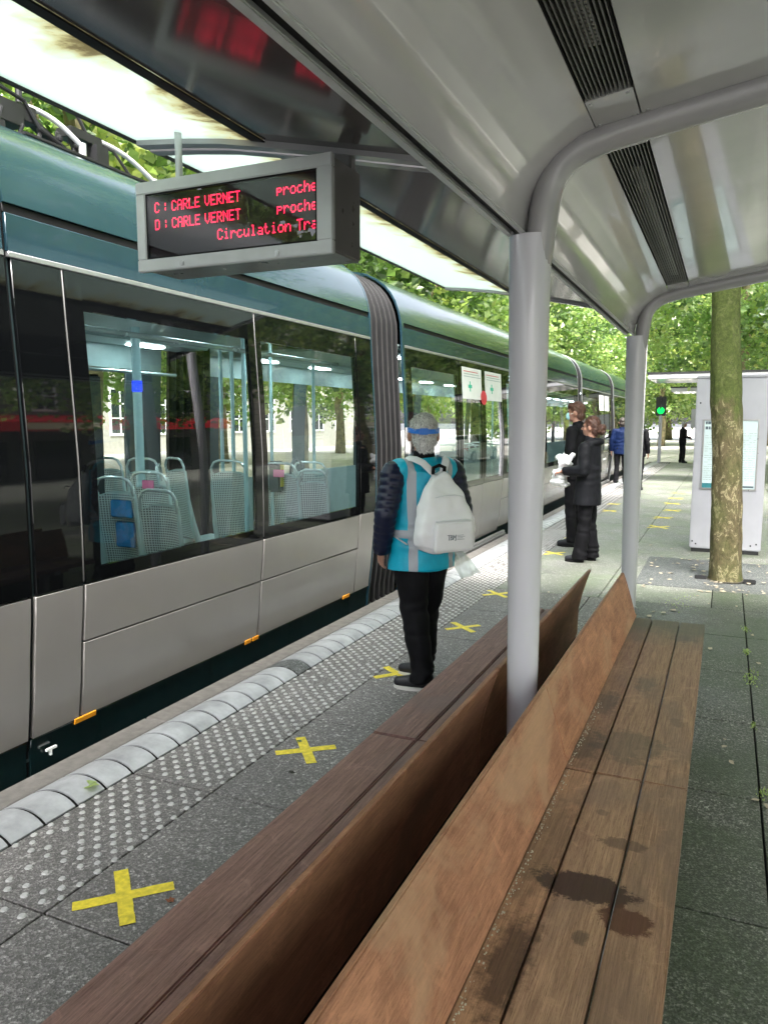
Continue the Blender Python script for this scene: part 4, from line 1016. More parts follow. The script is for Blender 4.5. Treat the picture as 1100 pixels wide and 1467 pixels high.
CR = thing('parked_car', 'white parked car at the right edge behind the kiosk', 'car', (4.1, 29.5, 0))
def ring(y, w_, z0, z1, zt): return [(4.1 - w_, y, z0), (4.1 - w_ * 1.02, y, (z0 + z1) / 2), (4.1 - w_ * .95, y, z1), (4.1 - w_ * .72, y, zt), (4.1 + w_ * .72, y, zt), (4.1 + w_ * .95, y, z1), (4.1 + w_ * 1.02, y, (z0 + z1) / 2), (4.1 + w_, y, z0)]
secs = [(27.4, .70, .35, .60, .70), (27.6, .82, .22, .78, .86), (28.1, .86, .20, .92, 1.05), (28.7, .86, .20, .96, 1.42), (29.8, .86, .20, .96, 1.46), (30.4, .86, .20, .94, 1.02), (31.3, .84, .22, .82, .88), (31.6, .72, .32, .62, .68)]
mb = MB(); vv = []; fs = []
for s_ in secs: vv += ring(*s_)
for i in range(len(secs) - 1):
    for j in range(8): fs.append((i * 8 + j, i * 8 + (j + 1) % 8, (i + 1) * 8 + (j + 1) % 8, (i + 1) * 8 + j))
fs += [tuple(range(8)), tuple(range((len(secs) - 1) * 8, len(secs) * 8))]
mb.add(vv, fs).build('body', pbr('car_white', (.75, .75, .76), .25, coat=.8), CR, smooth=True)
MB().quad((3.60, 28.15, 1.06), (4.60, 28.15, 1.06), (4.52, 28.62, 1.40), (3.68, 28.62, 1.40)).build('rear_window', M['window_dark'], CR)
MB().quad((3.262, 28.75, .99), (3.262, 30.2, .99), (3.45, 29.8, 1.40), (3.45, 28.85, 1.40)).build('side_window', M['window_dark'], CR)
for yy in (28.0, 30.9):
    for sx in (-1, 1):
        wv = MB().tube([(4.1 + sx * .74, yy, .31), (4.1 + sx * .885, yy, .31)], .31, 20).build('wheel', M['black_rubber'], CR, smooth=True)
        MB().tube([(4.1 + sx * .87, yy, .31), (4.1 + sx * .892, yy, .31)], .19, 16).build('rim', M['alu'], wv, smooth=True)
for sx in (-1, 1): MB().box((4.1 + sx * .70 - .08, 27.50, .60), (4.1 + sx * .70 + .08, 27.62, .76)).build('tail_light', M['red_print'], CR, bevel=.01)

# =================================================================== BUILDINGS (seen through and reflected in the tram windows)
def building(x, y0, y1, h, face, label, mat, floors, grp=None, awning=None):
    t = thing('building', label, 'building', (x, (y0 + y1) / 2, -.29)); d = 12 * face
    xa, xb = sorted((x, x + d)); MB().box((xa, y0, -.29), (xb, y1, h)).build('wall', mat, t)
    xs = x - .04 * face
    MB().box((min(x - .35 * face, x + d), y0 - .1, h + .001), (max(x - .35 * face, x + d), y1 + .1, h + .35)).build('cornice', M['stone_facade'], t)
    MB().box((xa + .5, y0 + .2, h + .351), (xb - .5, y1 - .2, h + 2.4)).build('roof', M['roof_slate'], t, bevel=.8)
    n = int((y1 - y0) / 3.2)
    for f in range(floors):
        z0 = 1.0 + 3.5 * f + (.2 if f else 0); z1 = z0 + 2.1
        for k in range(n):
            yc = y0 + (y1 - y0) * (k + .5) / n; a, b = yc - .6, yc + .6
            if f == 0 and awning and awning[0] - 1 < yc < awning[1] + 1: continue
            mb = MB(); e0, e1 = sorted((xs, x + .001 * face))
            mb.box((e0, a - .12, z0 - .12), (e1, a, z1 + .12)).box((e0, b, z0 - .12), (e1, b + .12, z1 + .12)).box((e0, a, z1), (e1, b, z1 + .12)).box((e0, a, z0 - .12), (e1, b, z0))
            mb.box((e0, yc - .04, z0), (e1, yc + .04, z1)).box((e0 + .005, a, z0 + .7), (e1 - .005, b, z0 + .76)).box((e0 + .005, a, z0 + 1.4), (e1 - .005, b, z0 + 1.46))
            w_ = mb.build('window', M['paper'], t)
            e2, e3 = sorted((x - .018 * face, x - .003 * face)); MB().box((e2, a, z0), (e3, b, z1)).build('pane', M['window_dark'], w_)
    for f in range(1, floors):
        e0, e1 = sorted((x - .12 * face, x)); MB().box((e0, y0, 3.45 + 3.5 * (f - 1)), (e1, y1, 3.65 + 3.5 * (f - 1))).build('string_course', M['stone_facade'], t)
    if awning:
        a, b = awning
        ex = x - 2.0 * face
        pr = [(ex, 3.15), (ex, 3.75), (x, 4.35), (x, 4.25), (ex + .05 * face, 3.68), (ex + .05 * face, 3.15)]
        MB().sweepy(pr, [a, b], closed=True).build('awning', M['red_awning'], t)
        e2, e3 = sorted((ex - .03 * face, ex - .002 * face)); MB().box((e2, a + 4, 3.25), (e3, a + 8, 3.65)).build('awning_sign', M['awning_sign'], t)
        for yy in (a + 2, a + 6, a + 10, a + 14):
            e4, e5 = sorted((x - .05 * face, x - .002 * face)); MB().box((e4, yy, .1), (e5, yy + 2.6, 2.6)).build('shop_window', M['window_dark'], t)
    return t
building(22, 16.5, 40, 9.5, 1, 'dark building with a long red awning, mirrored in the first tram window', pbr('dark_render', (.14, .15, .14), .8), 2, awning=(18, 37))
building(21, 42, 74, 12.5, 1, 'pale stone building with rows of white framed windows, mirrored in the tram glass', M['stone_facade'], 3)
building(24, -14, 15, 9.0, 1, 'grey building behind the camera side of the tram stop', pbr('grey_render', (.22, .22, .21), .8), 2)
building(-27, -6, 60, 12.0, -1, 'long pale building across the tracks behind the trees', pbr('pale_render', (.42, .40, .36), .8), 3)

# =================================================================== TREES
def leaves_mesh(name, rx, rz, nclump, nleaf, size, seed, mats):
    rnd = random.Random(seed); V = []; F = []; I = []
    for c in range(nclump):
        while True:
            p = Vector((rnd.uniform(-1, 1), rnd.uniform(-1, 1), rnd.uniform(-1, 1)))
            if .12 < p.length < 1: break
        p = p.normalized() * (p.length ** .55)
        ctr = Vector((p.x * rx, p.y * rx, p.z * rz)) * rnd.uniform(.82, 1.08); rad = rnd.uniform(.35, .85)
        mi0 = rnd.choices(range(4), (4, 3, 2.2, .8))[0]
        for k in range(nleaf // nclump):
            d = Vector((rnd.gauss(0, 1), rnd.gauss(0, 1), rnd.gauss(0, .7))) * rad * .55
            q = ctr + d; s = size * rnd.uniform(.6, 1.3)
            a = Vector((rnd.gauss(0, 1), rnd.gauss(0, 1), rnd.gauss(0, .6))).normalized(); b = a.orthogonal().normalized()
            b = (b * math.cos(rnd.uniform(0, 6.28)) + a.cross(b) * math.sin(rnd.uniform(0, 6.28))).normalized(); nrm = a.cross(b)
            i0 = len(V)
            V += [tuple(q), tuple(q + a * s * .5 + b * s * .42 + nrm * s * .12), tuple(q + a * s * 1.05), tuple(q + a * s * .5 - b * s * .42 + nrm * s * .12)]
            F += [(i0, i0 + 1, i0 + 2), (i0, i0 + 2, i0 + 3)]; mi = mi0 if rnd.random() < .85 else rnd.randrange(4); I += [mi, mi]
    me = bpy.data.meshes.new(name); me.from_pydata(V, [], F)
    for m in mats: me.materials.append(m)
    me.polygons.foreach_set('material_index', I); me.update(); return me
LM = [M['leaf_a'], M['leaf_b'], M['leaf_c'], M['leaf_y']]
CROWN = [leaves_mesh('crown', 3.9, 3.4, 210, 25000, .165, 40 + i, LM) for i in range(3)]
def trunk_mesh(seed, h=5.2, r=.17):
    rnd = random.Random(seed); mb = MB(); pts = [Vector((0, 0, -.3))]
    for k in range(1, 9): pts.append(Vector((.05 * rnd.uniform(-1, 1) * k ** .5, .05 * rnd.uniform(-1, 1) * k ** .5, h * k / 8)))
    mb.tube(pts, [r * (1.25 if k == 0 else 1.0 - .06 * k) for k in range(9)], 14)
    for k in range(9):
        b = pts[rnd.choice((4, 5, 6, 7, 8))].copy(); a = rnd.uniform(0, 6.28); L = rnd.uniform(1.6, 3.6); q = [b]
        d = Vector((math.cos(a) * .6, math.sin(a) * .6, 1.0))
        for j in range(6):
            d = (d + Vector((rnd.uniform(-.35, .35), rnd.uniform(-.35, .35), rnd.uniform(-.1, .25)))).normalized(); q.append(q[-1] + d * L / 6)
        mb.tube(q, [r * .45 * (1 - .13 * j) for j in range(7)], 8)
    me = bpy.data.meshes.new('trunk'); me.from_pydata(mb.v, [], mb.f); me.materials.append(M['bark'])
    me.polygons.foreach_set('use_smooth', [True] * len(me.polygons)); return me
TRUNK = [trunk_mesh(60 + i) for i in range(3)]
def tree(x, y, i, label, grp, zc=6.0, s=1.0, h=1.0):
    t = thing('plane_tree', label, 'tree', (x, y, -.05), random.Random(i * 7 + 1).uniform(0, 6.28), grp)
    tk = bpy.data.objects.new('trunk', TRUNK[i % 3]); COL.objects.link(tk); tk.parent = t; tk.scale = (s, s, zc / 5.4)
    cr = bpy.data.objects.new('crown', CROWN[(i * 2 + 1) % 3]); COL.objects.link(cr); cr.parent = t; cr.location = (0, 0, zc); cr.scale = (s, s, s * h)
    return t
G1 = 'plane trees in a row beyond the tram'; G2 = 'plane trees along the platform'; G3 = 'plane trees standing across the far street'
i = 0
ordn = ['first', 'second', 'third', 'fourth', 'fifth', 'sixth', 'seventh', 'eighth', 'ninth', 'tenth', 'eleventh', 'twelfth']
for k, yy in enumerate((-4, 2.5, 8.5, 14.5, 21, 28, 36, 45, 55, 66)):
    tree(-8.9 + .4 * math.sin(yy), yy, i, 'leafy plane tree beyond the tram, %s in its row from the left' % ordn[k], G1, 6.3 + .4 * math.sin(yy * 3), 1.08); i += 1
for k, yy in enumerate((0, 7, 15, 24, 34, 46, 60)):
    tree(-17 + .8 * math.sin(yy * 2), yy, i, 'taller plane tree in the back row beyond the tram, %s from the left' % ordn[k], G1, 6.8, 1.45); i += 1
for k, (xx, yy, zc, s_) in enumerate(((.3, 27.5, 6.6, 1.0), (-.2, 36, 6.4, 1.1), (.4, 46, 6.8, 1.2), (5.0, 22, 6.2, 1.15), (6, 34, 6.4, 1.3), (5, 50, 7, 1.4), (-4.6, 62, 7.0, 1.5), (-1.0, 64, 8.4, 1.4), (3, 66, 6.6, 1.5))):
    tree(xx, yy, i, 'plane tree above the kiosk, %s nearest of its group' % ordn[k], G2, zc, s_); i += 1
for k, (xx, yy) in enumerate(((-12, 80), (-5.5, 84), (2.5, 84), (10, 80), (18, 78), (-20, 78))):
    tree(xx, yy, i, 'far plane tree closing the street view, %s from the right' % ordn[5 - k], G3, 8.4 if xx == -5.5 else 7, 2.0); i += 1
for k, (xx, yy) in enumerate(((7.5, -5), (8.5, 6), (8.0, 15))):
    tree(xx, yy, i, 'plane tree on the street side of the stop, %s from behind the camera' % ordn[k], 'plane trees mirrored in the tram windows', 6.6, 1.15); i += 1
# the near mossy trunk
NT_ = thing('plane_tree', 'nearest plane tree with a mossy peeling trunk in front of the kiosk', 'tree', (.063, 8.12, 0))
mb = MB(); nn = 40; zs = [i * .05 for i in range(0, 101)]; rn = []
for z in zs:
    r_ = .146 - .006 * z + .022 * math.exp(-z * 11); cx = .063 - .046 * z + .010 * math.sin(z * 1.7); rn.append((cx, 8.12, z - .02, r_))
vv = []; fs = []
for (cx, cy, z, r_) in rn:
    for j in range(nn):
        a = 2 * math.pi * j / nn; d = mnoise.noise(Vector((math.cos(a) * 1.6, math.sin(a) * 1.6, z * 1.3))) * .020 + mnoise.noise(Vector((math.cos(a) * 5, math.sin(a) * 5, z * 6))) * .008
        vv.append((cx + (r_ + d) * math.cos(a), cy + (r_ + d) * math.sin(a), z))
for i_ in range(len(rn) - 1):
    for j in range(nn): fs.append((i_ * nn + j, i_ * nn + (j + 1) % nn, (i_ + 1) * nn + (j + 1) % nn, (i_ + 1) * nn + j))
mb.add(vv, fs); rb = random.Random(9)
for k in range(8):
    a = k * .8; q = [Vector((-.14, 8.12, 4.3 + .08 * k))]; d = Vector((math.cos(a) * .7, math.sin(a) * .7, 1))
    for j in range(7): d = (d + Vector((rb.uniform(-.3, .3), rb.uniform(-.3, .3), .1))).normalized(); q.append(q[-1] + d * .6)
    mb.tube(q, [.07 * (1 - .12 * j) for j in range(8)], 8)
mb.build('trunk', M['bark_moss'], NT_, smooth=True, auto=False)
cr = bpy.data.objects.new('crown', CROWN[0]); COL.objects.link(cr); cr.parent = NT_; cr.location = (0, 0, 8.2); cr.scale = (1.0, 1.0, .9)
MB().tube([(.063, 8.12, .004), (.063, 8.12, .010)], .185, 20).build('tree_pit', pbr('pit_soil', (.05, .045, .035), .9, var=.4, bump=.6), NT_)
for (x, yy) in ((-.17, 8.05), (.27, 8.0)):
    MB().box((x - .055, yy - .012, .0), (x + .055, yy + .012, .045)).box((x - .05, yy + .0125, .0), (x - .02, yy + .08, .03)).build('pit_frame', M['black_metal'], NT_, bevel=.006)

# =================================================================== PEOPLE  (built facing +Y, 1.75 m tall, then turned and scaled by their empty)
def hand(mb, wrist, d, side, curl=.5, pn=None):
    d = Vector(d).normalized(); pn = Vector(pn or (-side, 0, 0)); pn = (pn - d * pn.dot(d)).normalized(); w_ = d.cross(pn).normalized()   # w_: across the palm
    W = Vector(wrist); rot = Matrix((w_, pn, d)).transposed()
    mb.cap(W - d * .02, W + d * .02, .026, .027, 12); mb.ball(W + d * .050, (.040, .016, .048), 12, 8, rot=rot)
    for k, (o_, L) in enumerate(((-.030, .062), (-.010, .072), (.010, .068), (.029, .052))):
        b = W + d * .080 + w_ * o_; c1 = .35 * curl; d1 = (d * math.cos(c1) + pn * math.sin(c1)).normalized(); p1 = b + d1 * L * .5
        c2 = 1.1 * curl; d2 = (d * math.cos(c2) + pn * math.sin(c2)).normalized(); p2 = p1 + d2 * L * .5
        mb.cap(b - d * .015, p1, .0095, .0088, 8); mb.cap(p1, p2, .0088, .0075, 8)
    fw_ = -w_ if (-w_).y > 0 else w_
    b = W + d * .028 + fw_ * .030; t1 = (d * .75 + fw_ * .55 + pn * .35).normalized(); p1 = b + t1 * .034; p2 = p1 + (d * .9 + fw_ * .1 + pn * .5).normalized() * .028
    mb.cap(b, p1, .0125, .0105, 8); mb.cap(p1, p2, .0105, .0085, 8)
def rotz(p, a, c=(0, 0)):
    x, y = p[0] - c[0], p[1] - c[1]; return Vector((c[0] + x * math.cos(a) - y * math.sin(a), c[1] + x * math.sin(a) + y * math.cos(a), p[2]))
DEF = dict(la=[(-.185, -.01, 1.405), (-.245, -.035, 1.13), (-.245, .03, .885)], ra=[(.185, -.01, 1.405), (.245, -.035, 1.13), (.245, .03, .885)],
           ll=[(-.09, 0, .92), (-.10, .02, .50), (-.11, -.01, .09)], rl=[(.09, 0, .92), (.10, .02, .50), (.11, -.01, .09)], toe_l=0.1, toe_r=-.1, head=0.0, tilt=0.0, curl=.6)
def person(label, loc, heading, height, P=None, vox=.009, hands=True):
    p = dict(DEF); p.update(P or {}); s = height / 1.75
    t = thing('person', label, 'person', loc, heading, scale=s); hy = p['head']
    H = lambda q: rotz(q, hy, (0, -.01)) + Vector((0, p['tilt'], 0)) * (1 if q[2] > 1.5 else .5)
    mb = MB()
    mb.ball(H((0, -.005, 1.640)), (.074, .094, .106), 20, 14, rot=Matrix.Rotation(hy, 3, 'Z')); mb.ball(H((0, .030, 1.575)), (.054, .060, .060), 16, 10, rot=Matrix.Rotation(hy, 3, 'Z'))
    mb.ball(H((0, .068, 1.548)), (.026, .024, .022), 12, 8); mb.cap(H((0, .084, 1.640)), H((0, .108, 1.602)), .010, .014, 10); mb.ball(H((0, .082, 1.574)), (.026, .016, .012), 12, 8)
    for sx in (-1, 1):
        mb.ball(H((sx * .084, -.010, 1.612)), (.012, .021, .034), 10, 8, rot=Matrix.Rotation(hy, 3, 'Z')); mb.ball(H((sx * .032, .074, 1.652)), (.022, .014, .008), 10, 6); mb.ball(H((sx * .045, .05, 1.60)), (.024, .026, .026), 10, 8)
    mb.cap((0, -.015, 1.43), H((0, -.008, 1.57)), .058, .054, 16)
    mb.cap((0, 0, 1.34), (0, 0, 1.02), .11, .10, 16, ell=1.3, ref=(0, 1, 0)); mb.cap((-.13, -.01, 1.395), (.13, -.01, 1.395), .060, .060, 12); mb.cap((-.05, 0, .94), (.05, 0, .94), .115, .115, 14)
    for k in ('la', 'ra'):
        a, b, c = [Vector(q) for q in p[k]]; mb.cap(a, b, .047, .038, 12); mb.cap(b, c, .038, .025, 12)
        if hands: hand(mb, c, (c - b).normalized() + Vector((0, .05, -.1)), -1 if k == 'la' else 1, p['curl'], p.get('pn_' + k[0]))
    for k in ('ll', 'rl'):
        a, b, c = [Vector(q) for q in p[k]]; mb.cap(a, b, .082, .052, 14); mb.cap(b, c, .050, .036, 12); mb.cap(c, c + Vector((0, .08, -.05)), .036, .026, 8)
    bo = voxel(mb, 'body', M['skin'], t, vox if vox < .012 else .011, 2)
    for sx in (-1, 1):
        e = MB(); e.ball(H((sx * .031, .083, 1.636)), (.013, .010, .010), 10, 6); e.build('eye', M['eye'], bo, smooth=True, local=True)
    return t, p, H
def nz(v, f, o=0): return mnoise.noise(Vector((v.x * f + o, v.y * f, v.z * f)))
def trousers(t, p, mat, r=(.098, .068, .062, .068), vox=.009, zb=.06):
    mb = MB(); mb.cap((-.055, 0, .955), (.055, 0, .955), .125, .125, 16)
    for k in ('ll', 'rl'):
        a, b, c = [Vector(q) for q in p[k]]; c = c.copy(); c.z = max(zb + r[3], c.z + .0)
        mb.cap(a, b, r[0], r[1], 16); m = (b + c) / 2; mb.cap(b, m, r[1], r[2], 16)
        mb.tube([m, c, Vector((c.x, c.y, zb))], [r[2], r[3] * .95, r[3]], 16)
    def disp(v, n):
        fold = .010 * nz(v, 8) + .006 * math.sin(v.z * 62 + 5 * nz(v, 6)) * max(0, 1 - abs(v.z - .47) / .16) + .006 * math.sin(v.z * 70 + 6 * nz(v, 7)) * max(0, 1 - abs(v.z - .12) / .13)
        return fold
    return voxel(mb, 'trousers', mat, t, vox, 3, disp)
def jacket(t, p, mat, name='jacket', chest=.128, arm=(.070, .058, .046), hem=.80, hemr=.15, collar=True, puff=0.0, vox=.009, hood=False, wide=1.36):
    mb = MB()
    zt = 1.37; ks = 8
    mb.tube([(0, -.005 + .01 * i / ks, zt + .03 - (zt + .03 - hem) * i / ks) for i in range(ks + 1)], [chest * .96 + (hemr - chest) * (i / ks) ** 1.2 for i in range(ks + 1)], 28, ell=wide, ref=(0, 1, 0))
    mb.cap((-.135, -.012, 1.398), (.135, -.012, 1.398), .072, .072, 14); mb.cap((0, -.015, 1.42), (0, -.012, 1.475), .078, .068, 16)
    for k in ('la', 'ra'):
        a, b, c = [Vector(q) for q in p[k]]; pts = [a]; N_ = 26
        if puff:
            L1 = (b - a).length; L2 = (c - b).length; pts = []; rs = []
            for i in range(81):
                s_ = (L1 + L2 + .02) * i / 80
                q = a + (b - a) * (s_ / L1) if s_ < L1 else b + (c - b) * ((s_ - L1) / L2)
                u = s_ / (L1 + L2); r_ = arm[0] + (arm[2] - arm[0]) * u
                pts.append(q); rs.append(r_ * (1 + puff * (abs(math.sin(s_ / .048 * math.pi)) ** .6 - .6)))
            mb.tube(pts, rs, 20); mb.ball(a, arm[0])
        else:
            mb.cap(a, b, arm[0], arm[1], 16); mb.tube([b, (b + c) / 2, c], [arm[1], (arm[1] + arm[2]) / 2, arm[2]], 16)
    if hood:
        for a in range(-4, 5):
            an = a * .38; mb.ball((math.sin(an) * .10, -.03 - math.cos(an) * .095, 1.45 + .01 * math.cos(an * 2)), (.052, .050, .045), 12, 8)
    def disp(v, n): return .007 * nz(v, 7, 3) + .003 * nz(v, 19, 8) + (0 if puff else .004 * math.sin(v.z * 55 + 6 * nz(v, 5)) * max(0, 1 - abs(v.z - 1.12) / .3))
    return voxel(mb, name, mat, t, vox, 2, disp)
def shoes(t, p, mat, sole=True, s=1.0):
    for k, tk in (('ll', 'toe_l'), ('rl', 'toe_r')):
        c = Vector(p[k][2]); a = p[tk]; d = Vector((-math.sin(a), math.cos(a), 0)); e = Vector((d.y, -d.x, 0))
        def W(u, v, z): return c + d * u + e * v + Vector((0, 0, z - c.z))
        mb = MB(); mb.ball(W(-.005, 0, .075), (.042, .042, .045), 14, 8); mb.cap(W(-.03, 0, .055), W(.06, 0, .055), .040, .042, 14); mb.cap(W(.06, 0, .052), W(.145, 0, .040), .042, .034, 14)
        u = voxel(mb, 'shoe', mat, t, .007, 3)
        vs_ = []; n = 28
        for z in (.0, .022):
            for j in range(n):
                an = 2 * math.pi * j / n; L = .125 if math.cos(an) > 0 else .105; r_ = .047 if math.cos(an) > 0 else .041
                q = W(.052 + math.cos(an) * L, math.sin(an) * r_ * (1 - .25 * max(0, -math.cos(an))), z); vs_.append(tuple(q))
        fs = [(j, (j + 1) % n, n + (j + 1) % n, n + j) for j in range(n)] + [tuple(range(n - 1, -1, -1)), tuple(range(n, 2 * n))]
        MB().add(vs_, fs).build('sole', M['shoe_sole'] if sole else M['black_rubber'], u, smooth=True, local=True)
def hair(t, H, hy, mat, kind='short'):
    mb = MB(); Rm = Matrix.Rotation(hy, 3, 'Z')
    mb.ball(H((0, -.018, 1.664)), (.081, .096, .098), 22, 16, rot=Rm); mb.ball(H((0, -.055, 1.600)), (.068, .056, .075), 18, 12, rot=Rm)
    if kind == 'short': mb.ball(H((0, -.055, 1.545)), (.052, .030, .040), 14, 10, rot=Rm)
    if kind == 'fringe': mb.ball(H((0, .045, 1.705)), (.062, .052, .040), 14, 10, rot=Rm); mb.ball(H((.02, .075, 1.69)), (.045, .026, .026), 12, 8, rot=Rm)
    if kind == 'bun':
        mb.ball(H((0, -.125, 1.600)), (.060, .055, .060), 16, 10, rot=Rm)
        for a in range(6): mb.ball(H((.035 * math.cos(a), -.14 - .012 * math.sin(a * 2), 1.60 + .035 * math.sin(a))), (.026, .026, .024), 10, 8)
    def disp(v, n): return .007 * nz(v, 34) + .004 * nz(v, 80, 4)
    f = (lambda c: 0)
    return voxel(mb, 'hair', mat, t, .006, 1, disp)

def strands(t, hob, mat, n, L, seed=1, w_=.0022):
    rnd = random.Random(seed); vs0 = hob.data.vertices; V = MB()
    for k in range(n):
        v = vs0[rnd.randrange(len(vs0))]; p0 = v.co.copy(); nn = v.normal.copy(); down = Vector((rnd.uniform(-.5, .5), rnd.uniform(-.6, .2), -1))
        tdir = (down - nn * down.dot(nn)); tdir = tdir.normalized() if tdir.length > .05 else Vector((rnd.uniform(-1, 1), rnd.uniform(-1, 1), 0)).normalized()
        e_ = tdir.cross(nn).normalized() * w_; l_ = L * rnd.uniform(.5, 1.2); p1 = p0 + tdir * l_ * .5 + nn * .005; p2 = p0 + tdir * l_ + nn * rnd.uniform(.001, .009)
        V.add([p0 - e_, p0 + e_, p1 + e_ * .8, p1 - e_ * .8, p2], [(0, 1, 2, 3), (3, 2, 4)])
    o = V.build('hair_strands', mat, hob, local=True); o['kind'] = 'stuff'; return o
# ---- man in the cyan vest
hd = R(52)
ROOT = Vector((-1.605, 4.11, 0)); S1 = 1.60 / 1.75
def wl(x, y): q = rotz((x - ROOT.x, y - ROOT.y, 0), -hd); return (q.x / S1, q.y / S1)
aL = wl(-1.555, 4.00); aR = wl(-1.625, 4.20)
P1 = dict(la=[(-.195, -.01, 1.395), (-.262, -.035, 1.13), (-.245, .045, .900)], ra=[(.195, -.01, 1.395), (.262, -.03, 1.13), (.25, .10, .93)],
          ll=[(-.085, 0, .92), (-.085 + (aL[0] + .085) * .5, aL[1] * .5 + .02, .50), (aL[0], aL[1], .09)], rl=[(.085, 0, .92), (.085 + (aR[0] - .085) * .5, aR[1] * .5 + .03, .50), (aR[0], aR[1], .09)],
          toe_l=R(42), toe_r=R(34), head=R(-20), curl=.75)
t, p, H = person('man in a cyan reflective vest and blue visor strap, back turned, on the platform', ROOT, hd, 1.60, P1, vox=.006)
MAN = t
trousers(t, p, M['black_jeans'], (.116, .084, .074, .070), .008)
jacket(t, p, M['navy_puffer'], 'puffer_jacket', .122, (.076, .066, .054), hem=.86, puff=.13, vox=.007, hemr=.135)
shoes(t, p, M['shoe_dark']); ho = hair(t, H, R(-20), M['hair_grey']); strands(t, ho, M['hair_silver'], 3400, .022)
# vest
mb = MB(); ks = 10
mb.tube([(0, -.006 + .006 * i / ks, 1.405 - .63 * i / ks) for i in range(ks + 1)], [.133 + .026 * (i / ks) ** 1.1 for i in range(ks + 1)], 32, ell=1.34, ref=(0, 1, 0))
mb.cap((-.150, -.012, 1.400), (.150, -.012, 1.400), .083, .083, 16); mb.cap((0, -.02, 1.41), (0, -.015, 1.445), .094, .080, 16)
def dv(v, n): return .016 * nz(v, 6, 1) * max(.2, 1.2 - v.z) * 1.4 + .006 * math.sin(v.z * 48 + v.x * 20 + 7 * nz(v, 5)) * max(0, 1 - abs(v.z - .95) / .22)
voxel(mb, 'vest', M['vest_cyan'], t, .008, 2, dv)
mb = MB(); mb.cap((0, -.02, 1.45), (0, -.016, 1.492), .068, .066, 20); voxel(mb, 'collar', M['black_cloth'], t, .006, 1)
# visor strap around the head, with buckle and clear shield
mb = MB(); n = 44; vs_ = []
for j in range(n + 1):
    a = -math.pi * .5 + math.pi * 2 * (j / n) ; x = .087 * math.cos(a); y = -.014 + .103 * math.sin(a); z = 1.655 + .010 * math.sin(a)
    for (dr, dz) in ((0, -.015), (.004, -.015), (.004, .015), (0, .015)):
        q = H((x * (1 + dr / .087), -.014 + (y + .014) * (1 + dr / .1), z + dz)); vs_.append(tuple(q))
fs = [(4 * j + i_, 4 * j + (i_ + 1) % 4, 4 * j + 4 + (i_ + 1) % 4, 4 * j + 4 + i_) for j in range(n) for i_ in range(4)]
st = MB().add(vs_, fs).build('visor_strap', M['visor_blue'], t, smooth=True, local=True)
mb = MB(); mb.obox(H((-.018, -.122, 1.646)), (.055, .012, .040), Matrix.Rotation(R(-20), 3, 'Z')); mb.build('buckle', M['visor_blue'], st, bevel=.004, local=True)
mb = MB(); vs_ = []
for i_ in range(7):
    for j in range(13):
        a = R(-20) + math.pi * j / 12; vs_.append(tuple(H((.105 * math.cos(math.pi * j / 12), .03 + .12 * math.sin(math.pi * j / 12), 1.67 - .035 * i_))))
mb.add(vs_, [(i_ * 13 + j, i_ * 13 + j + 1, (i_ + 1) * 13 + j + 1, (i_ + 1) * 13 + j) for i_ in range(6) for j in range(12)]).build('face_shield', M['clear_plastic'], st, smooth=True, local=True)
# backpack: carried by the man, so a thing of its own
BP = thing('backpack', 'white drawstring style backpack with a printed front pocket on the vest wearer\'s back', 'backpack', ROOT, hd, scale=S1)
secs = [(.915, .150, .052, .0), (.925, .172, .070, .0), (.96, .190, .082, .0), (1.04, .188, .086, 0), (1.11, .176, .082, .0), (1.18, .156, .075, .002), (1.25, .130, .064, .006), (1.31, .098, .052, .012), (1.36, .066, .040, .018), (1.39, .044, .030, .022), (1.405, .022, .018, .024)]
def sup(a, e=.62): c, s_ = math.cos(a), math.sin(a); return (math.copysign(abs(c) ** e, c), math.copysign(abs(s_) ** e, s_))
mb = MB(); n = 40; vs_ = []
for (z, hw, hdp, oy) in secs:
    for j in range(n):
        c, s_ = sup(2 * math.pi * j / n); vs_.append((.012 + c * hw, -.150 - hdp + s_ * hdp + oy, z + .012 * math.sin(c * 3)))
fs = [(i_ * n + j, i_ * n + (j + 1) % n, (i_ + 1) * n + (j + 1) % n, (i_ + 1) * n + j) for i_ in range(len(secs) - 1) for j in range(n)] + [tuple(range(n - 1, -1, -1)), tuple((len(secs) - 1) * n + j for j in range(n))]
mb.add(vs_, fs)
def db(v, n): 
    side = max(0, (abs(v.x - .012) - .09) / .09); up_ = max(0, (v.z - 1.12) / .3)
    return .020 * nz(v, 6, 2) * (.4 + side) + .009 * math.sin(v.x * 60 + 9 * nz(v, 5)) * up_ + .007 * nz(v, 15)
bag = voxel(mb, 'bag', M['backpack_white'], BP, .008, 2, db)
mb = MB(); vs_ = []
for (z, hw, dd) in ((.922, .118, .012), (.94, .128, .020), (1.06, .124, .024), (1.098, .116, .020), (1.108, .106, .010)):
    for j in range(n):
        c, s_ = sup(2 * math.pi * j / n, .4); vs_.append((.018 + c * hw, -.318 - dd * .1 + s_ * dd, z))
fs = [(i_ * n + j, i_ * n + (j + 1) % n, (i_ + 1) * n + (j + 1) % n, (i_ + 1) * n + j) for i_ in range(4) for j in range(n)] + [tuple(range(n - 1, -1, -1)), tuple(4 * n + j for j in range(n))]
pk = voxel(mb.add(vs_, fs), 'front_pocket', M['backpack_white'], BP, .006, 3)
mb = MB(); mb.tube([(-.10, -.326, 1.112), (-.05, -.334, 1.118), (.02, -.335, 1.116), (.09, -.332, 1.118), (.13, -.322, 1.110)], .0045, 8).build('pocket_seam', M['strap_white'], BP, smooth=True, local=True)
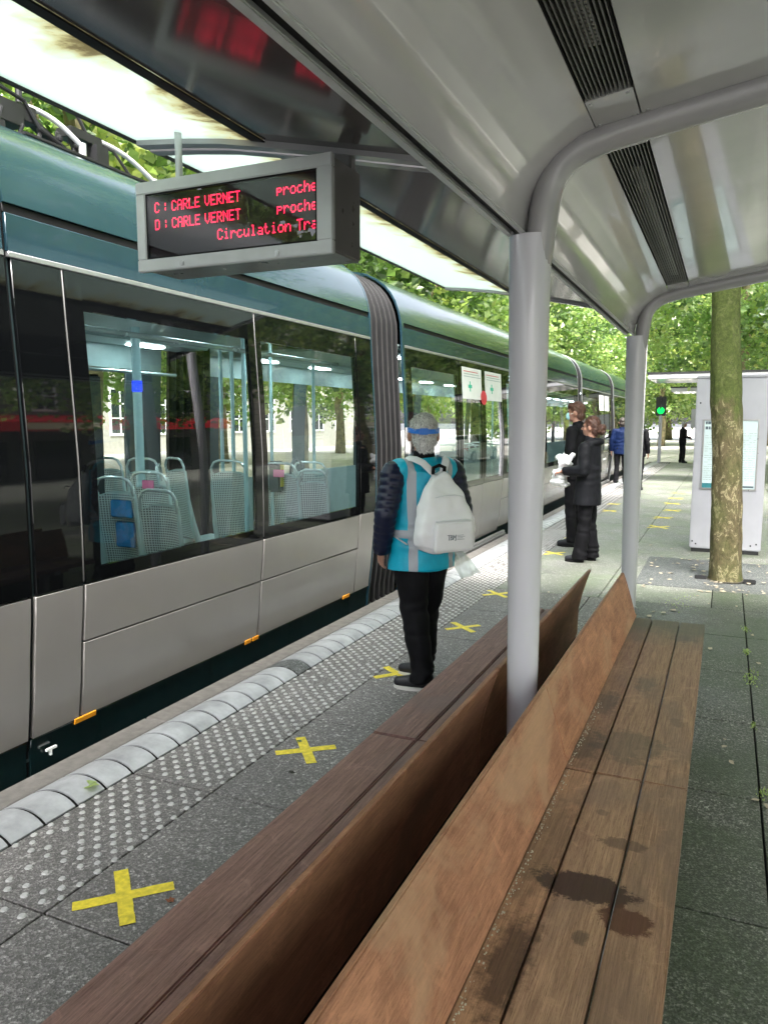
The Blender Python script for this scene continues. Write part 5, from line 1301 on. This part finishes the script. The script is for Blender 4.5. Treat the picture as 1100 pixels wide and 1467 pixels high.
mb = MB(); mb.tube([(-.09, -.300, 1.255), (-.03, -.309, 1.268), (.03, -.309, 1.268), (.10, -.297, 1.255)], .0035, 8).build('upper_seam', M['strap_white'], BP, smooth=True, local=True)
yk = -.3452
def stroke(mb, pts, w_=.0028):
    for (a, b) in zip(pts, pts[1:]):
        d = Vector((b[0] - a[0], b[1] - a[1])); L = d.length; e = Vector((-d.y, d.x)) / L * w_ / 2; d = d / L * w_ * .4
        q = [(a[0] - d.x + e.x, a[1] - d.y + e.y), (b[0] + d.x + e.x, b[1] + d.y + e.y), (b[0] + d.x - e.x, b[1] + d.y - e.y), (a[0] - d.x - e.x, a[1] - d.y - e.y)]
        mb.add([(x, yk, z) for x, z in q] + [(x, yk + .003, z) for x, z in q], [(0, 1, 2, 3), (7, 6, 5, 4), (0, 4, 5, 1), (1, 5, 6, 2), (2, 6, 7, 3), (3, 7, 4, 0)])
mb = MB(); ox, oz, k_ = -.035, 1.000, .030
L_ = {'T': [[(0, 1), (.75, 1.02)], [(.36, 1.0), (.34, 0)]], 'B': [[(0, 1), (0, 0)], [(0, 1), (.4, .95), (.45, .75), (.1, .55), (.5, .42), (.52, .15), (0, 0)]], 'M': [[(0, 0), (.05, 1), (.35, .4), (.68, 1), (.66, 0), (.55, -.2)]]}
for ch, dx in (('T', 0), ('B', .78), ('M', 1.42)):
    for st_ in L_[ch]: stroke(mb, [(ox + (dx + a) * k_ * .85, oz + b * k_) for a, b in st_])
mb.build('logo_letters', M['ink'], pk, local=True)
mb = MB()
for q, L in enumerate((.042, .050, .036, .046)): stroke(mb, [(ox + .062, oz + .026 - .0085 * q), (ox + .062 + L, oz + .026 - .0085 * q)], .0018)
mb.build('small_print', M['ink'], pk, local=True)
for sx in (-1, 1):
    mb = MB(); P_ = [(.012 + sx * .03, -.160, 1.390), (sx * .075, -.135, 1.455), (sx * .105, -.09, 1.478), (sx * .115, -.02, 1.482), (sx * .12, .06, 1.45), (sx * .13, .125, 1.36), (sx * .145, .14, 1.22), (sx * .172, .10, 1.08), (sx * .19, .0, .99), (sx * .180, -.12, .96)]
    mb.tube(P_, .024, 10, ell=.22, ref=(1, 0, 0)).build('shoulder_strap', M['strap_white'], BP, smooth=True, local=True)
mb = MB(); mb.tube([(-.026, -.165, 1.385), (-.026, -.170, 1.425), (.012, -.170, 1.440), (.048, -.170, 1.425), (.048, -.165, 1.385)], .011, 10).build('top_loop', M['black_cloth'], BP, smooth=True, local=True)
# clear plastic bag hanging from his right hand
CB = thing('plastic_bag', 'clear plastic sleeve hanging below the backpack from the vest wearer\'s right hand', 'plastic bag', ROOT, hd, scale=S1)
mb = MB(); vs_ = []
for i_ in range(9):
    u = i_ / 8
    for j in range(9):
        v_ = j / 8 - .5; w_ = .03 + .11 * min(1, u * 1.6)
        vs_.append((.30 + .10 * u + v_ * w_ , .13 - .06 * u + .014 * math.sin(9 * v_ + 5 * u), .86 - .20 * u + .03 * v_))
bk = [(a, b + .010 + .008 * math.sin(a * 50), c) for a, b, c in vs_]; N_ = 81
fs = [(i_ * 9 + j, i_ * 9 + j + 1, (i_ + 1) * 9 + j + 1, (i_ + 1) * 9 + j) for i_ in range(8) for j in range(8)]
mp = NT('milky_plastic'); tr = mp.n('ShaderNodeBsdfTransparent'); tr.inputs[0].default_value = (.92, .95, .94, 1)
mp.set((.70, .76, .75), .25); mx = mp.n('ShaderNodeMixShader'); mx.inputs[0].default_value = .35; mp.l(tr.outputs[0], mx.inputs[1]); mp.l(mp.b.outputs[0], mx.inputs[2]); mp.l(mx.outputs[0], mp.out.inputs['Surface'])
mb.add(vs_, fs).add(bk, fs).build('sleeve', mp.mat, CB, smooth=True, local=True)

for o_ in (MAN, BP, CB): o_.scale = (S1 * 1.09, S1 * 1.06, S1)
# ---- masked tall man
P2 = dict(head=R(8), toe_l=.05, toe_r=-.1, tilt=.02)
t, p, H = person('tall brown-haired man wearing a pale blue face mask and black jacket, behind the woman', (-1.70, 9.62, 0), R(78), 1.80, P2, vox=.011)
trousers(t, p, M['black_cloth'], vox=.011); jacket(t, p, M['black_cloth'], vox=.011, hem=.82); shoes(t, p, M['shoe_dark'], False); ho = hair(t, H, R(8), M['hair_brown'], 'fringe'); strands(t, ho, M['hair_brown'], 1600, .034)
mb = MB(); mb.ball(H((0, .078, 1.583)), (.052, .040, .050), 16, 10); mk = voxel(mb, 'face_mask', M['mask_blue'], t, .006, 2)
for sx in (-1, 1): MB().tube([H((sx * .048, .07, 1.60)), H((sx * .078, .02, 1.615)), H((sx * .083, -.01, 1.62))], .003, 6).build('ear_loop', M['paper'], mk, local=True)
# ---- woman with the auburn bun, holding white bags
P3 = dict(head=R(-2), la=[(-.18, 0, 1.385), (-.23, -.01, 1.12), (-.16, .25, 1.10)], ra=[(.18, 0, 1.385), (.22, -.02, 1.10), (.12, .24, 1.08)], pn_l=(0, 0, -1), pn_r=(0, 0, -1), curl=1.0,
          ll=[(-.08, 0, .92), (-.09, .0, .50), (-.10, .05, .09)], rl=[(.08, 0, .92), (.09, -.0, .50), (.10, -.04, .09)], tilt=-.01)
t, p, H = person('woman with an auburn bun in a long hooded charcoal coat, seen from the side', (-1.375, 8.58, 0), R(82), 1.615, P3, vox=.009)
trousers(t, p, M['black_cloth'], (.098, .078, .080, .088), .010, zb=.04); jacket(t, p, M['charcoal_coat'], 'hooded_coat', .135, (.076, .068, .054), hem=.70, hemr=.165, hood=True, vox=.009); shoes(t, p, M['shoe_dark'], False)
ho = hair(t, H, R(-2), M['hair_auburn'], 'bun'); strands(t, ho, M['hair_auburn'], 1800, .034)
mb = MB(); mb.box((.07, -.168, 1.235), (.12, -.162, 1.262)).box((.0, -.168, 1.235), (.055, -.162, 1.262)).build('back_print', M['paper'], t, local=True, bevel=.004)
mb = MB(); mb.tube([(.196, -.11, .905), (.215, -.02, .900), (.208, .08, .905)], .0035, 6).build('piping', M['ink_light'], t, local=True)
WB = thing('plastic_bag', 'crumpled white plastic bags held in front of the woman with the auburn bun', 'plastic bag', (-1.375, 8.58, 0), R(82), scale=1.615 / 1.75)
mb = MB(); rw = random.Random(4)
for k in range(16): mb.ball((rw.uniform(-.10, .08), .30 + rw.uniform(-.03, .10), 1.26 - k * .022 + rw.uniform(-.02, .02)), (rw.uniform(.05, .08), rw.uniform(.05, .085), rw.uniform(.035, .06)), 12, 8)
mb.cap((0, .20, 1.30), (0, .28, 1.20), .03, .05, 10)
voxel(mb, 'bag', M['white_plastic'], WB, .010, 1, lambda v, n: .022 * nz(v, 14) + .010 * nz(v, 34))
# ---- distant people
P5 = dict(head=.1)
t, p, H = person('person in a blue jacket between the tram and the second post', (-2.37, 19.6, 0), R(10), 1.66, P5, vox=.014, hands=True)
trousers(t, p, M['black_cloth'], vox=.014); jacket(t, p, M['blue_jacket'], vox=.014); shoes(t, p, M['shoe_dark'], False); hair(t, H, .1, M['hair_dark'])
t, p, H = person('person in black with a dark backpack, half hidden by the second post', (-1.86, 18.4, 0), R(-12), 1.66, dict(ll=[(-.09, 0, .92), (-.12, .12, .52), (-.14, .16, .09)], rl=[(.09, 0, .92), (.10, -.02, .50), (.14, -.22, .10)]), vox=.014)
trousers(t, p, M['black_cloth'], vox=.014); jacket(t, p, M['black_cloth'], vox=.014); shoes(t, p, M['shoe_dark'], False); hair(t, H, 0, M['hair_dark'])
DB = thing('backpack', 'dark backpack worn by the person in black beside the second post', 'backpack', (-1.86, 18.4, 0), R(-12), scale=1.66 / 1.75)
mb = MB(); mb.ball((.04, -.24, 1.18), (.17, .12, .24), 16, 12); voxel(mb, 'bag', M['black_cloth'], DB, .012, 2, lambda v, n: .01 * nz(v, 8))
for sx in (-1, 1): MB().tube([(sx * .11, -.15, 1.38), (sx * .12, -.05, 1.47), (sx * .13, .10, 1.36), (sx * .15, .12, 1.15), (sx * .18, -.08, 1.0)], .018, 8, ell=.4).build('shoulder_strap', M['black_cloth'], DB, smooth=True, local=True)
t, p, H = person('far man in a dark suit and white shirt looking down beside the tracks', (-1.52, 31.0, 0), R(-62), 1.56, dict(la=[(-.19, .02, 1.38), (-.23, .10, 1.13), (-.12, .28, 1.10)], ra=[(.19, .02, 1.38), (.24, .02, 1.12), (.14, .25, 1.05)],
    ll=[(-.10, 0, .92), (-.18, .04, .50), (-.24, .04, .09)], rl=[(.10, 0, .92), (.17, .0, .50), (.22, -.04, .09)], tilt=.05), vox=.014)
trousers(t, p, M['black_cloth'], vox=.014); jacket(t, p, M['black_cloth'], vox=.014, hem=.84); shoes(t, p, M['shoe_dark'], False); hair(t, H, 0, M['hair_grey'])
MB().box((-.035, .150, 1.10), (.035, .158, 1.42)).build('shirt', M['paper'], t, local=True, bevel=.003)
